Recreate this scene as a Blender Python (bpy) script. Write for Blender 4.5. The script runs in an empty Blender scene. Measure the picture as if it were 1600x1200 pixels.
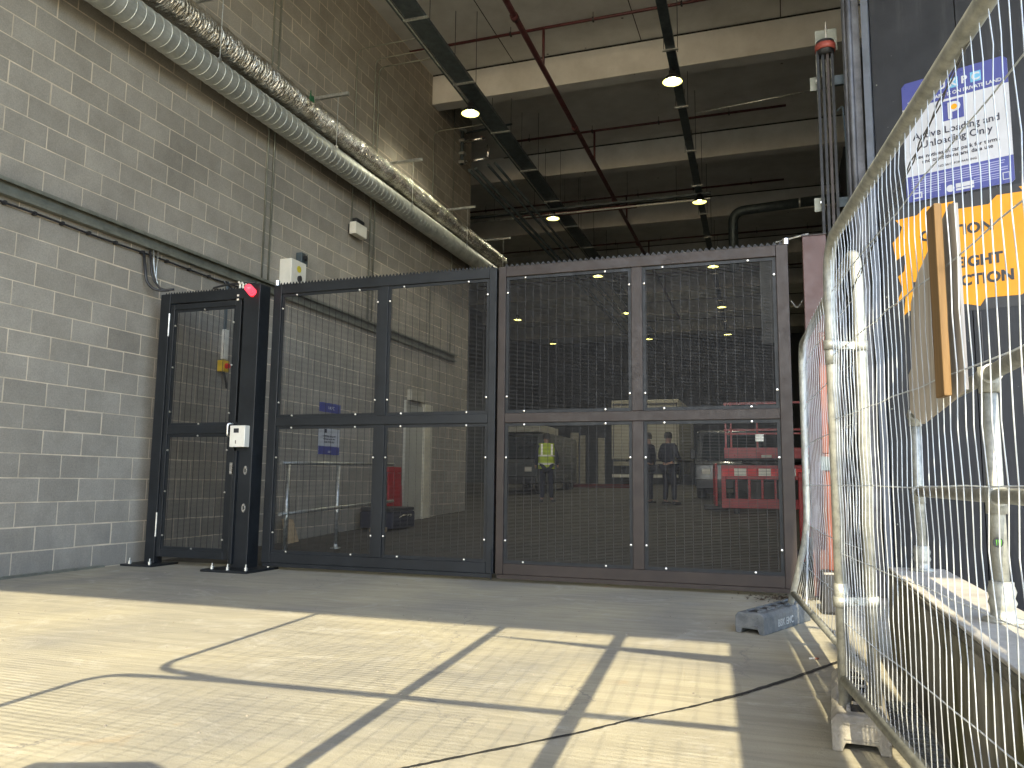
import bpy, math, random
from mathutils import Vector, Matrix, Quaternion
R = math.radians
random.seed(7)
SC = bpy.context.scene
COL = SC.collection

# ------------------------------------------------------------------ camera
CAM = Vector((0, 0, .91))
YAW, PITCH, ROLL = .3294, .1224, .0108
_r0 = Vector((math.cos(YAW), math.sin(YAW), 0))
_f = Vector((-math.sin(YAW)*math.cos(PITCH), math.cos(YAW)*math.cos(PITCH), math.sin(PITCH)))
_u0 = _r0.cross(_f)
_r = _r0*math.cos(ROLL) + _u0*math.sin(ROLL)
_u = -_r0*math.sin(ROLL) + _u0*math.cos(ROLL)
cd = bpy.data.cameras.new('camera'); cam = bpy.data.objects.new('camera', cd); COL.objects.link(cam)
m = Matrix((( _r.x, _u.x, -_f.x, CAM.x), (_r.y, _u.y, -_f.y, CAM.y), (_r.z, _u.z, -_f.z, CAM.z), (0, 0, 0, 1)))
cam.matrix_world = m
cd.sensor_width = 36; cd.lens = 36*1245.98/1600; cd.clip_start = .05; cd.clip_end = 500
SC.camera = cam
# ------------------------------------------------------------------ light
SUN_EL = R(38.6); TO_SUN = Vector((.085, -1, .8)).normalized()
w = bpy.data.worlds.new("World"); SC.world = w; w.use_nodes = True
nt = w.node_tree; bg = nt.nodes['Background']
sky = nt.nodes.new('ShaderNodeTexSky'); sky.sky_type = 'NISHITA'; sky.sun_disc = False
sky.sun_elevation = SUN_EL; sky.sun_rotation = R(175); sky.dust_density = 1.; sky.ozone_density = 1.4
nt.links.new(sky.outputs[0], bg.inputs[0]); bg.inputs[1].default_value = .15
sd = bpy.data.lights.new('sun', 'SUN'); sd.energy = 2.; sd.angle = R(.3); sd.color = (1, .87, .59)
sun = bpy.data.objects.new('sun', sd); COL.objects.link(sun)
sun.rotation_euler = TO_SUN.to_track_quat('Z', 'Y').to_euler()
SC.view_settings.view_transform = 'Standard'; SC.view_settings.look = 'None'
SC.view_settings.exposure = 2.4; SC.view_settings.gamma = 1
SC.render.engine = 'CYCLES'
SC.cycles.max_bounces = 8; SC.cycles.diffuse_bounces = 5; SC.cycles.use_denoising = True
SC.cycles.sample_clamp_indirect = 6
SC.cycles.caustics_reflective = False; SC.cycles.caustics_refractive = False

# ------------------------------------------------------------------ materials
MATS = {}
def mat(name, col, rough=.6, metal=0., var=.12, vscale=6., bump=0., bscale=40., spec=.5, col2=None, emit=None, estr=0., coat=0.):
    if name in MATS: return MATS[name]
    M = bpy.data.materials.new(name); M.use_nodes = True; MATS[name] = M
    t = M.node_tree; b = t.nodes['Principled BSDF']
    b.inputs['Roughness'].default_value = rough; b.inputs['Metallic'].default_value = metal
    b.inputs['Specular IOR Level'].default_value = spec
    if coat: b.inputs['Coat Weight'].default_value = coat
    tc = t.nodes.new('ShaderNodeTexCoord'); n = t.nodes.new('ShaderNodeTexNoise')
    n.inputs['Scale'].default_value = vscale; n.inputs['Detail'].default_value = 8; n.inputs['Roughness'].default_value = .65
    t.links.new(tc.outputs['Object'], n.inputs['Vector'])
    mx = t.nodes.new('ShaderNodeMix'); mx.data_type = 'RGBA'
    c = Vector(col); c2 = Vector(col2) if col2 else c*(1+var*1.6)
    mx.inputs[6].default_value = (*(c*(1-var)), 1); mx.inputs[7].default_value = (*c2, 1)
    rp = t.nodes.new('ShaderNodeValToRGB'); rp.color_ramp.elements[0].position = .32; rp.color_ramp.elements[1].position = .68
    t.links.new(n.outputs['Fac'], rp.inputs[0]); t.links.new(rp.outputs[0], mx.inputs[0])
    t.links.new(mx.outputs[2], b.inputs['Base Color'])
    rm = t.nodes.new('ShaderNodeMapRange'); rm.inputs['To Min'].default_value = max(.05, rough-.13); rm.inputs['To Max'].default_value = min(1, rough+.13)
    n5 = t.nodes.new('ShaderNodeTexNoise'); n5.inputs['Scale'].default_value = vscale*1.7+3; n5.inputs['Detail'].default_value = 7; n5.inputs['Roughness'].default_value = .7
    t.links.new(tc.outputs['Object'], n5.inputs['Vector']); rm.inputs['From Min'].default_value = .3; rm.inputs['From Max'].default_value = .7
    t.links.new(n5.outputs['Fac'], rm.inputs['Value']); t.links.new(rm.outputs[0], b.inputs['Roughness'])
    if bump:
        n2 = t.nodes.new('ShaderNodeTexNoise'); n2.inputs['Scale'].default_value = bscale; n2.inputs['Detail'].default_value = 6
        t.links.new(tc.outputs['Object'], n2.inputs['Vector'])
        bp = t.nodes.new('ShaderNodeBump'); bp.inputs['Strength'].default_value = bump; bp.inputs['Distance'].default_value = .01
        t.links.new(n2.outputs['Fac'], bp.inputs['Height']); t.links.new(bp.outputs[0], b.inputs['Normal'])
    if emit:
        b.inputs['Emission Color'].default_value = (*emit, 1); b.inputs['Emission Strength'].default_value = estr
    return M

def ground_mat():
    M = bpy.data.materials.new('brushed_concrete'); M.use_nodes = True
    t = M.node_tree; L = t.links.new; N = t.nodes.new; b = t.nodes['Principled BSDF']
    tc = N('ShaderNodeTexCoord'); b.inputs['Roughness'].default_value = .78; b.inputs['Specular IOR Level'].default_value = .35
    def noise(sc, det=8, rough=.6, vec=None, dist=0):
        n = N('ShaderNodeTexNoise'); n.inputs['Scale'].default_value = sc; n.inputs['Detail'].default_value = det
        n.inputs['Roughness'].default_value = rough; n.inputs['Distortion'].default_value = dist
        L(vec or tc.outputs['Object'], n.inputs['Vector']); return n
    def ramp(src, a, bb, ca=(0, 0, 0, 1), cb=(1, 1, 1, 1)):
        r = N('ShaderNodeValToRGB'); e = r.color_ramp.elements; e[0].position = a; e[1].position = bb; e[0].color = ca; e[1].color = cb
        L(src, r.inputs[0]); return r
    def mix(fac, a, bb, mode='MIX'):
        x = N('ShaderNodeMix'); x.data_type = 'RGBA'; x.blend_type = mode
        if isinstance(fac, float): x.inputs[0].default_value = fac
        else: L(fac, x.inputs[0])
        for i, s in ((6, a), (7, bb)):
            if isinstance(s, tuple): x.inputs[i].default_value = s
            else: L(s, x.inputs[i])
        return x.outputs[2]
    big = ramp(noise(.55, 6, .55, dist=.6).outputs['Fac'], .35, .66, (.25, .243, .218, 1), (.41, .378, .28, 1))
    # long drag marks across the slab
    mp = N('ShaderNodeMapping'); mp.inputs['Scale'].default_value = (.7, 9, 1); mp.inputs['Rotation'].default_value = (0, 0, R(14)); L(tc.outputs['Object'], mp.inputs[0])
    st = ramp(noise(1.6, 7, .62, mp.outputs[0], 1.2).outputs['Fac'], .36, .7, (.82, .815, .8, 1), (1.08, 1.07, 1.04, 1))
    c = mix(1., big.outputs[0], st.outputs[0], 'MULTIPLY')
    pale = ramp(noise(1.9, 9, .7, dist=1.8).outputs['Fac'], .54, .68)
    pm = N('ShaderNodeMath'); pm.operation = 'MULTIPLY'; pm.inputs[1].default_value = .4; L(pale.outputs[0], pm.inputs[0])
    c = mix(pm.outputs[0], c, (.47, .455, .41, 1))
    sp = ramp(noise(26, 5, .7).outputs['Fac'], .66, .72)
    c = mix(sp.outputs[0], c, (.22, .2, .17, 1))
    rust = ramp(noise(.9, 8, .7, dist=2.5).outputs['Fac'], .63, .74)
    rm_ = N('ShaderNodeMath'); rm_.operation = 'MULTIPLY'; rm_.inputs[1].default_value = .45; L(rust.outputs[0], rm_.inputs[0])
    c = mix(rm_.outputs[0], c, (.36, .27, .16, 1))
    # fine crack lines
    v = N('ShaderNodeTexVoronoi'); v.feature = 'DISTANCE_TO_EDGE'; v.inputs['Scale'].default_value = .42
    ds = noise(2.4, 6, .7); ad = N('ShaderNodeVectorMath'); ad.operation = 'ADD'; L(tc.outputs['Object'], ad.inputs[0])
    sc_ = N('ShaderNodeVectorMath'); sc_.operation = 'SCALE'; sc_.inputs[3].default_value = .5; L(ds.outputs['Color'], sc_.inputs[0]); L(sc_.outputs[0], ad.inputs[1])
    L(ad.outputs[0], v.inputs['Vector'])
    cr = ramp(v.outputs['Distance'], 0., .0018, (1, 1, 1, 1), (0, 0, 0, 1))
    gate_ = ramp(noise(.8, 3).outputs['Fac'], .48, .56)
    ml = N('ShaderNodeMath'); ml.operation = 'MULTIPLY'; L(cr.outputs[0], ml.inputs[0]); L(gate_.outputs[0], ml.inputs[1])
    c = mix(ml.outputs[0], c, (.2, .19, .17, 1))
    L(c, b.inputs['Base Color'])
    # tamped ridges
    wv = N('ShaderNodeTexWave'); wv.wave_type = 'BANDS'; wv.bands_direction = 'Y'; wv.inputs['Scale'].default_value = 8.5
    wv.inputs['Distortion'].default_value = 1.6; wv.inputs['Detail'].default_value = 3; wv.inputs['Detail Scale'].default_value = .5
    L(tc.outputs['Object'], wv.inputs['Vector'])
    grain = noise(90, 6, .7)
    wm = N('ShaderNodeMath'); wm.operation = 'MULTIPLY'; wm.inputs[1].default_value = .6; mk = ramp(noise(.7, 4).outputs['Fac'], .42, .6); wq = N('ShaderNodeMath'); wq.operation = 'MULTIPLY'; L(mk.outputs[0], wq.inputs[1]); L(wv.outputs['Fac'], wq.inputs[0]); L(wq.outputs[0], wm.inputs[0])
    hs = N('ShaderNodeMath'); hs.operation = 'ADD'; L(wm.outputs[0], hs.inputs[0]); L(grain.outputs['Fac'], hs.inputs[1])
    h2 = N('ShaderNodeMath'); h2.operation = 'ADD'; L(hs.outputs[0], h2.inputs[0]); L(noise(12, 8, .7).outputs['Fac'], h2.inputs[1])
    bp = N('ShaderNodeBump'); bp.inputs['Strength'].default_value = .5; bp.inputs['Distance'].default_value = .006
    L(h2.outputs[0], bp.inputs['Height']); L(bp.outputs[0], b.inputs['Normal'])
    return M

def block_mat():
    M = bpy.data.materials.new('fair_faced_block'); M.use_nodes = True
    t = M.node_tree; L = t.links.new; N = t.nodes.new; b = t.nodes['Principled BSDF']
    b.inputs['Roughness'].default_value = .85; b.inputs['Specular IOR Level'].default_value = .25
    tc = N('ShaderNodeTexCoord'); at = N('ShaderNodeAttribute'); at.attribute_name = 'tone'
    rp = N('ShaderNodeValToRGB'); e = rp.color_ramp.elements; e[0].color = (.295, .272, .235, 1); e[1].color = (.38, .352, .307, 1)
    L(at.outputs['Fac'], rp.inputs[0])
    n = N('ShaderNodeTexNoise'); n.inputs['Scale'].default_value = 70; n.inputs['Detail'].default_value = 6; n.inputs['Roughness'].default_value = .75
    L(tc.outputs['Object'], n.inputs['Vector'])
    n3 = N('ShaderNodeTexNoise'); n3.inputs['Scale'].default_value = 1.3; n3.inputs['Detail'].default_value = 9; n3.inputs['Roughness'].default_value = .7
    L(tc.outputs['Object'], n3.inputs['Vector'])
    r2 = N('ShaderNodeValToRGB'); r2.color_ramp.elements[0].position = .3; r2.color_ramp.elements[1].position = .7
    r2.color_ramp.elements[0].color = (.78, .78, .78, 1); r2.color_ramp.elements[1].color = (1.15, 1.15, 1.12, 1); L(n.outputs['Fac'], r2.inputs[0])
    r3 = N('ShaderNodeValToRGB'); r3.color_ramp.elements[0].position = .34; r3.color_ramp.elements[1].position = .62
    r3.color_ramp.elements[0].color = (.8, .79, .78, 1); r3.color_ramp.elements[1].color = (1.06, 1.05, 1.04, 1); L(n3.outputs['Fac'], r3.inputs[0])
    x = N('ShaderNodeMix'); x.data_type = 'RGBA'; x.blend_type = 'MULTIPLY'; x.inputs[0].default_value = 1; L(rp.outputs[0], x.inputs[6]); L(r2.outputs[0], x.inputs[7])
    y = N('ShaderNodeMix'); y.data_type = 'RGBA'; y.blend_type = 'MULTIPLY'; y.inputs[0].default_value = 1; L(x.outputs[2], y.inputs[6]); L(r3.outputs[0], y.inputs[7])
    # pale scuffs and efflorescence
    n4 = N('ShaderNodeTexNoise'); n4.inputs['Scale'].default_value = 2.2; n4.inputs['Detail'].default_value = 10; n4.inputs['Roughness'].default_value = .78; n4.inputs['Distortion'].default_value = 1.5
    L(tc.outputs['Object'], n4.inputs['Vector'])
    r4 = N('ShaderNodeValToRGB'); r4.color_ramp.elements[0].position = .645; r4.color_ramp.elements[1].position = .73; L(n4.outputs['Fac'], r4.inputs[0])
    z = N('ShaderNodeMix'); z.data_type = 'RGBA'; L(r4.outputs[0], z.inputs[0]); L(y.outputs[2], z.inputs[6]); z.inputs[7].default_value = (.42, .41, .38, 1)
    sx = N('ShaderNodeSeparateXYZ'); L(tc.outputs['Object'], sx.inputs[0])
    nd = N('ShaderNodeTexNoise'); nd.inputs['Scale'].default_value = 3; nd.inputs['Detail'].default_value = 8; nd.inputs['Roughness'].default_value = .75
    mpd = N('ShaderNodeMapping'); mpd.inputs['Scale'].default_value = (1, 1.6, .45); L(tc.outputs['Object'], mpd.inputs[0]); L(mpd.outputs[0], nd.inputs['Vector'])
    mm = N('ShaderNodeMath'); mm.operation = 'MULTIPLY_ADD'; mm.inputs[1].default_value = 1.6; L(nd.outputs['Fac'], mm.inputs[0]); ng = N('ShaderNodeMath'); ng.operation = 'MULTIPLY'; ng.inputs[1].default_value = -.75
    L(sx.outputs['Z'], ng.inputs[0]); L(ng.outputs[0], mm.inputs[2])
    rd = N('ShaderNodeValToRGB'); rd.color_ramp.elements[0].position = .3; rd.color_ramp.elements[1].position = .85; L(mm.outputs[0], rd.inputs[0])
    hf = N('ShaderNodeMath'); hf.operation = 'MULTIPLY'; hf.inputs[1].default_value = .5; L(rd.outputs[0], hf.inputs[0])
    zd = N('ShaderNodeMix'); zd.data_type = 'RGBA'; L(hf.outputs[0], zd.inputs[0]); L(z.outputs[2], zd.inputs[6]); zd.inputs[7].default_value = (.2, .19, .17, 1)
    L(zd.outputs[2], b.inputs['Base Color'])
    bp = N('ShaderNodeBump'); bp.inputs['Strength'].default_value = .35; bp.inputs['Distance'].default_value = .004
    L(n.outputs['Fac'], bp.inputs['Height']); L(bp.outputs[0], b.inputs['Normal'])
    return M

def concrete_mat(name, c1, c2):
    M = mat(name, c1, .8, 0, .1, 1.4, .3, 30, .3, c2)
    t = M.node_tree; L = t.links.new; N = t.nodes.new; b = t.nodes['Principled BSDF']
    old = b.inputs['Base Color'].links[0].from_socket
    tc = N('ShaderNodeTexCoord'); v = N('ShaderNodeTexVoronoi'); v.inputs['Scale'].default_value = 1.5; L(tc.outputs['Object'], v.inputs['Vector'])
    r = N('ShaderNodeValToRGB'); r.color_ramp.elements[0].position = .025; r.color_ramp.elements[0].color = (1, 1, 1, 1); r.color_ramp.elements[1].position = .045; r.color_ramp.elements[1].color = (0, 0, 0, 1)
    L(v.outputs['Distance'], r.inputs[0])
    n = N('ShaderNodeTexNoise'); n.inputs['Scale'].default_value = 5; n.inputs['Detail'].default_value = 9; n.inputs['Roughness'].default_value = .8; L(tc.outputs['Object'], n.inputs['Vector'])
    r2 = N('ShaderNodeValToRGB'); r2.color_ramp.elements[0].position = .63; r2.color_ramp.elements[1].position = .7; L(n.outputs['Fac'], r2.inputs[0])
    mx = N('ShaderNodeMath'); mx.operation = 'MAXIMUM'; L(r.outputs[0], mx.inputs[0])
    sc = N('ShaderNodeMath'); sc.operation = 'MULTIPLY'; sc.inputs[1].default_value = .45; L(r2.outputs[0], sc.inputs[0]); L(sc.outputs[0], mx.inputs[1])
    x = N('ShaderNodeMix'); x.data_type = 'RGBA'; L(mx.outputs[0], x.inputs[0]); L(old, x.inputs[6]); x.inputs[7].default_value = (.16, .15, .135, 1)
    L(x.outputs[2], b.inputs['Base Color'])
    return M

M_GROUND = ground_mat(); M_BLOCK = block_mat()
M_MORTAR = mat('mortar', (.54, .46, .35), .9, 0, .22, 3, .3, 60)
M_SLAB = concrete_mat('soffit_concrete', (.64, .625, .585), (.75, .74, .71))
M_PAINT = mat('black_powder_coat', (.012, .014, .016), .45, 0, .2, 5, .05, 120, .3)
M_PAINTB = mat('bounce_browned_coat', (.032, .023, .019), .45, 0, .2, 4, .05, 120, .34)  # same dark paint with warm bounce from the sunlit yard in its colour
M_MESH = mat('black_mesh_wire', (.014, .014, .015), .5, 0, .05, 5)
M_GALV = mat('galvanised_steel', (.5, .52, .5), .38, .85, .25, 22, .08, 60, col2=(.72, .73, .7))
M_GALVW = mat('galvanised_fence_tube', (.3, .31, .28), .5, .45, .2, 26, .08, 60, col2=(.47, .47, .42))
M_WIRE = mat('fence_wire', (.5, .53, .55), .45, .3, .12, 14)
M_TRAY = mat('dark_tray_steel', (.075, .095, .105), .5, .5, .25, 6, .05, 40)  # galvanised trays hang in shade, so the dark is put into this colour
M_CHAN = mat('wall_channel_steel', (.2, .205, .17), .5, .5, .2, 7, .05, 40)
M_DUCT = mat('spiral_duct_steel', (.46, .48, .44), .5, .55, .2, 5, .1, 14, col2=(.6, .61, .56))
M_CHROME = mat('bright_steel', (.8, .78, .74), .25, 1, .05, 8)
M_REDPIPE = mat('red_oxide_pipe', (.09, .025, .027), .5, 0, .25, 5)
M_WHITEP = mat('white_plastic', (.72, .69, .6), .4, 0, .05, 6)
M_BLACKP = mat('black_plastic', (.02, .02, .022), .45, 0, .1, 10)
M_RED = mat('red_plastic', (.36, .01, .014), .35, 0, .15, 4)
M_REDW = mat('red_reflective', (.8, .02, .02), .4, 0, .05, 4)
M_WHITER = mat('white_reflective', (.85, .8, .7), .4, 0, .05, 4)
M_BLUE = mat('sign_blue', (.065, .075, .27), .35, 0, .06, 3)
M_SIGNW = mat('sign_white', (.52, .53, .56), .35, 0, .08, 3)
M_INK = mat('sign_ink', (.03, .03, .05), .5, 0, .05, 3)
M_YEL = mat('banner_yellow', (.8, .33, .004), .4, 0, .06, 3)
M_BANB = mat('banner_black', (.035, .035, .037), .4, 0, .1, 4)
M_ORANGE = mat('orange_plastic', (.13, .036, .02), .5, 0, .15, 5)
M_BWALL = mat('black_cladding', (.02, .022, .027), .42, 0, .18, 2.2, .06, 6, .4, col2=(.029, .031, .037))
M_PARA = mat('parapet_concrete', (.16, .15, .12), .85, 0, .2, 3, .6, 40, .3, col2=(.3, .28, .235))
M_COPE = mat('parapet_coping', (.36, .34, .3), .85, 0, .15, 5, .4, 50, .3)
M_FOOT = mat('recycled_rubber_foot', (.1, .115, .125), .75, 0, .3, 7, .8, 40, .3, col2=(.2, .21, .21))
M_FOOTC = mat('dusty_foot', (.27, .255, .225), .85, 0, .25, 7, .8, 40, .3, col2=(.38, .36, .31))
M_DARKGAP = mat('joint_filler_recess_dark', (.015, .014, .013), .9, 0, .3, 20, .6, 60)
M_SKIN = mat('skin', (.35, .2, .14), .55, 0, .1, 8)
M_NAVY = mat('navy_cloth', (.012, .014, .028), .85, 0, .15, 10)
M_VEST = mat('hi_vis_cloth', (.4, .5, .03), .7, 0, .12, 10)
M_HAIR = mat('dark_hair', (.015, .012, .01), .7, 0, .2, 30)
M_PALE = mat('pale_painted_panel', (.42, .4, .33), .6, 0, .08, 2)
M_PALE2 = mat('pale_timber', (.36, .33, .26), .7, 0, .15, 5)
M_DARKV = mat('dark_vehicle_paint', (.03, .035, .045), .3, 0, .1, 3, coat=.3)
M_GREYV = mat('grey_vehicle_paint', (.07, .075, .075), .35, 0, .1, 3, coat=.3)
M_GLASS = mat('vehicle_glass', (.02, .025, .03), .08, 0, .05, 3, spec=.8)
M_TYRE = mat('tyre_rubber', (.02, .02, .02), .85, 0, .1, 20)
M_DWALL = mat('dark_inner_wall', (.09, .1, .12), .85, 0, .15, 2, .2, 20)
M_LAMP = mat('lamp_glow', (.9, .9, .6), .4, emit=(1, .88, .2), estr=.4)
M_LAMPC = mat('lamp_core', (1, 1, .9), .4, emit=(1, .95, .6), estr=5)
M_GREEN = mat('green_tape', (.02, .12, .05), .6)

def wood_mat(name, c1, c2, scale=(30, 30, 2.2)):
    M = bpy.data.materials.new(name); M.use_nodes = True; t = M.node_tree; L = t.links.new; N = t.nodes.new; b = t.nodes['Principled BSDF']
    b.inputs['Roughness'].default_value = .75
    tc = N('ShaderNodeTexCoord'); mp = N('ShaderNodeMapping'); mp.inputs['Scale'].default_value = scale; L(tc.outputs['Object'], mp.inputs[0])
    n = N('ShaderNodeTexNoise'); n.inputs['Scale'].default_value = 1.4; n.inputs['Detail'].default_value = 8; n.inputs['Distortion'].default_value = .8; L(mp.outputs[0], n.inputs['Vector'])
    r = N('ShaderNodeValToRGB'); r.color_ramp.elements[0].position = .3; r.color_ramp.elements[1].position = .68
    r.color_ramp.elements[0].color = (*c1, 1); r.color_ramp.elements[1].color = (*c2, 1); L(n.outputs['Fac'], r.inputs[0]); L(r.outputs[0], b.inputs['Base Color'])
    bp = N('ShaderNodeBump'); bp.inputs['Strength'].default_value = .3; bp.inputs['Distance'].default_value = .003; L(n.outputs['Fac'], bp.inputs['Height']); L(bp.outputs[0], b.inputs['Normal'])
    return M
M_BATTEN = wood_mat('pine_batten', (.09, .052, .02), (.19, .112, .042))
M_BOARD = wood_mat('weathered_plywood', (.34, .3, .25), (.55, .5, .44))
M_PLY = wood_mat('offcut_board', (.4, .3, .18), (.52, .4, .26))

def foil_mat():
    M = bpy.data.materials.new('crumpled_foil'); M.use_nodes = True; t = M.node_tree; L = t.links.new; N = t.nodes.new; b = t.nodes['Principled BSDF']
    b.inputs['Metallic'].default_value = .9; b.inputs['Roughness'].default_value = .22
    tc = N('ShaderNodeTexCoord'); mp = N('ShaderNodeMapping'); mp.inputs['Scale'].default_value = (7, 22, 7); L(tc.outputs['Object'], mp.inputs[0])
    n = N('ShaderNodeTexNoise'); n.inputs['Scale'].default_value = 1.6; n.inputs['Detail'].default_value = 6; n.inputs['Distortion'].default_value = 1.5; L(mp.outputs[0], n.inputs['Vector'])
    v = N('ShaderNodeTexVoronoi'); v.inputs['Scale'].default_value = 1.5; L(mp.outputs[0], v.inputs['Vector'])
    ad = N('ShaderNodeMath'); ad.operation = 'ADD'; L(n.outputs['Fac'], ad.inputs[0]); L(v.outputs['Distance'], ad.inputs[1])
    bp = N('ShaderNodeBump'); bp.inputs['Strength'].default_value = .9; bp.inputs['Distance'].default_value = .03; L(ad.outputs[0], bp.inputs['Height']); L(bp.outputs[0], b.inputs['Normal'])
    n2 = N('ShaderNodeTexNoise'); n2.inputs['Scale'].default_value = 3.5; n2.inputs['Detail'].default_value = 8; L(tc.outputs['Object'], n2.inputs['Vector'])
    r = N('ShaderNodeValToRGB'); r.color_ramp.elements[0].position = .35; r.color_ramp.elements[1].position = .65
    r.color_ramp.elements[0].color = (.45, .41, .33, 1); r.color_ramp.elements[1].color = (.8, .77, .7, 1); L(n2.outputs['Fac'], r.inputs[0]); L(r.outputs[0], b.inputs['Base Color'])
    return M
M_FOIL = foil_mat()

# ------------------------------------------------------------------ mesh helpers
class MB:
    def __init__(s): s.v = []; s.f = []
    def add(s, vs, fs):
        o = len(s.v); s.v += [tuple(v) for v in vs]; s.f += [tuple(i+o for i in f) for f in fs]; return s
    def box(s, x0, x1, y0, y1, z0, z1, M=None):
        vs = [Vector(p) for p in ((x0,y0,z0),(x1,y0,z0),(x1,y1,z0),(x0,y1,z0),(x0,y0,z1),(x1,y0,z1),(x1,y1,z1),(x0,y1,z1))]
        if M is not None: vs = [M @ v for v in vs]
        return s.add(vs, [(0,3,2,1),(4,5,6,7),(0,1,5,4),(1,2,6,5),(2,3,7,6),(3,0,4,7)])
    def tube(s, pts, r, n=10, cap=True):
        pts = [Vector(p) for p in pts]; k = len(pts); vs = []
        t0 = (pts[1]-pts[0]).normalized(); a = Vector((0,0,1)) if abs(t0.z) < .9 else Vector((0,1,0))
        u = t0.cross(a).normalized()
        for i, p in enumerate(pts):
            t = ((pts[min(i+1,k-1)]-p).normalized() + (p-pts[max(i-1,0)]).normalized()).normalized()
            u = (u - t*u.dot(t)).normalized(); w_ = t.cross(u)
            rr = r[i] if isinstance(r, (list, tuple)) else r
            for j in range(n):
                an = 2*math.pi*j/n; vs.append(p + (u*math.cos(an)+w_*math.sin(an))*rr)
        fs = [(i*n+j, i*n+(j+1)%n, (i+1)*n+(j+1)%n, (i+1)*n+j) for i in range(k-1) for j in range(n)]
        if cap: fs += [tuple(range(n))[::-1], tuple(range((k-1)*n, k*n))]
        return s.add(vs, fs)
    def lathe(s, prof, c, n=24, M=None):
        vs = []
        for r, z in prof:
            for j in range(n):
                a = 2*math.pi*j/n; p = Vector((r*math.cos(a), r*math.sin(a), z))
                if M is not None: p = M @ p
                vs.append(Vector(c)+p)
        k = len(prof)
        fs = [(i*n+j, i*n+(j+1)%n, (i+1)*n+(j+1)%n, (i+1)*n+j) for i in range(k-1) for j in range(n)]
        return s.add(vs, fs)
    def prism(s, poly, F, d0, d1):      # poly in the plane of frame F (x,y), extruded along its z
        n = len(poly)
        vs = [F @ Vector((x, y, d0)) for x, y in poly] + [F @ Vector((x, y, d1)) for x, y in poly]
        return s.add(vs, [tuple(range(n))[::-1], tuple(range(n, 2*n))] + [(i, (i+1)%n, n+(i+1)%n, n+i) for i in range(n)])
    def build(s, name, m, parent=None, smooth=False, bevel=0., label=None):
        me = bpy.data.meshes.new(name); me.from_pydata(s.v, [], s.f); me.update()
        o = bpy.data.objects.new(name, me); COL.objects.link(o); me.materials.append(m)
        if smooth:
            for p in me.polygons: p.use_smooth = len(p.vertices) == 4
        if bevel:
            b = o.modifiers.new('bevel', 'BEVEL'); b.width = bevel; b.segments = 2; b.limit_method = 'ANGLE'; b.harden_normals = False
        if parent is not None:
            o.parent = parent
            if parent.type == 'EMPTY': o.matrix_parent_inverse = Matrix.Translation(-Vector(parent.location))
        if label: o['label'] = label
        return o
def tag(o, label, cat, group=None, kind=None):
    if kind: o['kind'] = kind; o['label'] = label
    else: o['label'] = label; o['category'] = cat
    if group: o['group'] = group
    return o
def thing(name, label, cat, loc=(0,0,0), group=None):
    o = bpy.data.objects.new(name, None); COL.objects.link(o); o.location = loc; o.empty_display_size = .1
    return tag(o, label, cat, group)
def dup(root, loc, label=None, rz=0):
    kids = {}
    for c in bpy.data.objects:
        if c.parent is not None: kids.setdefault(c.parent.name, []).append(c)
    def cp(o, par):
        c = o.copy(); COL.objects.link(c); c.parent = par
        if par is not None: c.matrix_parent_inverse = o.matrix_parent_inverse.copy()
        for k in kids.get(o.name, []): cp(k, c)
        return c
    r = cp(root, None); r.location = loc; r.rotation_euler = (0, 0, rz)
    if label: r['label'] = label
    return r
def scatter(name, m_, parent, proto, spots):
    """one part object per spot, sharing the mesh proto() builds at the origin"""
    a = proto().build(name, m_)
    for i, p in enumerate(spots):
        o = a if i == 0 else a.copy()
        if i: COL.objects.link(o)
        o.parent = parent; o.matrix_parent_inverse = Matrix.Translation(-Vector(parent.location)); o.location = p
def frame(o, e, up=(0,0,1)):
    e = Vector(e).normalized(); up = Vector(up); n = e.cross(up)
    return Matrix(((e.x, up.x, n.x, o[0]), (e.y, up.y, n.y, o[1]), (e.z, up.z, n.z, o[2]), (0,0,0,1)))
def text(s, F, x, y, size, m, parent, name='lettering', align='CENTER', d=.004, thick=0., sx=1.):
    c = bpy.data.curves.new(name, 'FONT'); c.body = s; c.size = size; c.align_x = align; c.extrude = .0012; c.offset = thick; c.resolution_u = 3
    tmp = bpy.data.objects.new('tmp', c); COL.objects.link(tmp)
    dg = bpy.context.evaluated_depsgraph_get(); me = bpy.data.meshes.new_from_object(tmp.evaluated_get(dg))
    bpy.data.objects.remove(tmp); bpy.data.curves.remove(c)
    me.transform(F @ Matrix.Translation((x, y, d)) @ Matrix.Diagonal((sx, 1, 1, 1)))
    me.materials.clear(); me.materials.append(m)
    o = bpy.data.objects.new(name, me); COL.objects.link(o)
    if parent is not None:
        o.parent = parent
        if parent.type == 'EMPTY': o.matrix_parent_inverse = Matrix.Translation(-Vector(parent.location))
    return o
def arc_path(pts, rad, n=5):            # rounds the inner corners of a polyline
    pts = [Vector(p) for p in pts]; out = [pts[0]]
    for a, b, c in zip(pts, pts[1:], pts[2:]):
        d1 = (a-b).normalized(); d2 = (c-b).normalized(); r = min(rad, (a-b).length*.49, (c-b).length*.49)
        p, q = b+d1*r, b+d2*r
        for i in range(n+1):
            t = i/n; out.append(p*(1-t)**2 + b*2*t*(1-t) + q*t*t)
    return out + [pts[-1]]

def gz(y): return max(0., min(y, 33.)-8.5)*.035    # floor level: ramps up behind the gate

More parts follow.
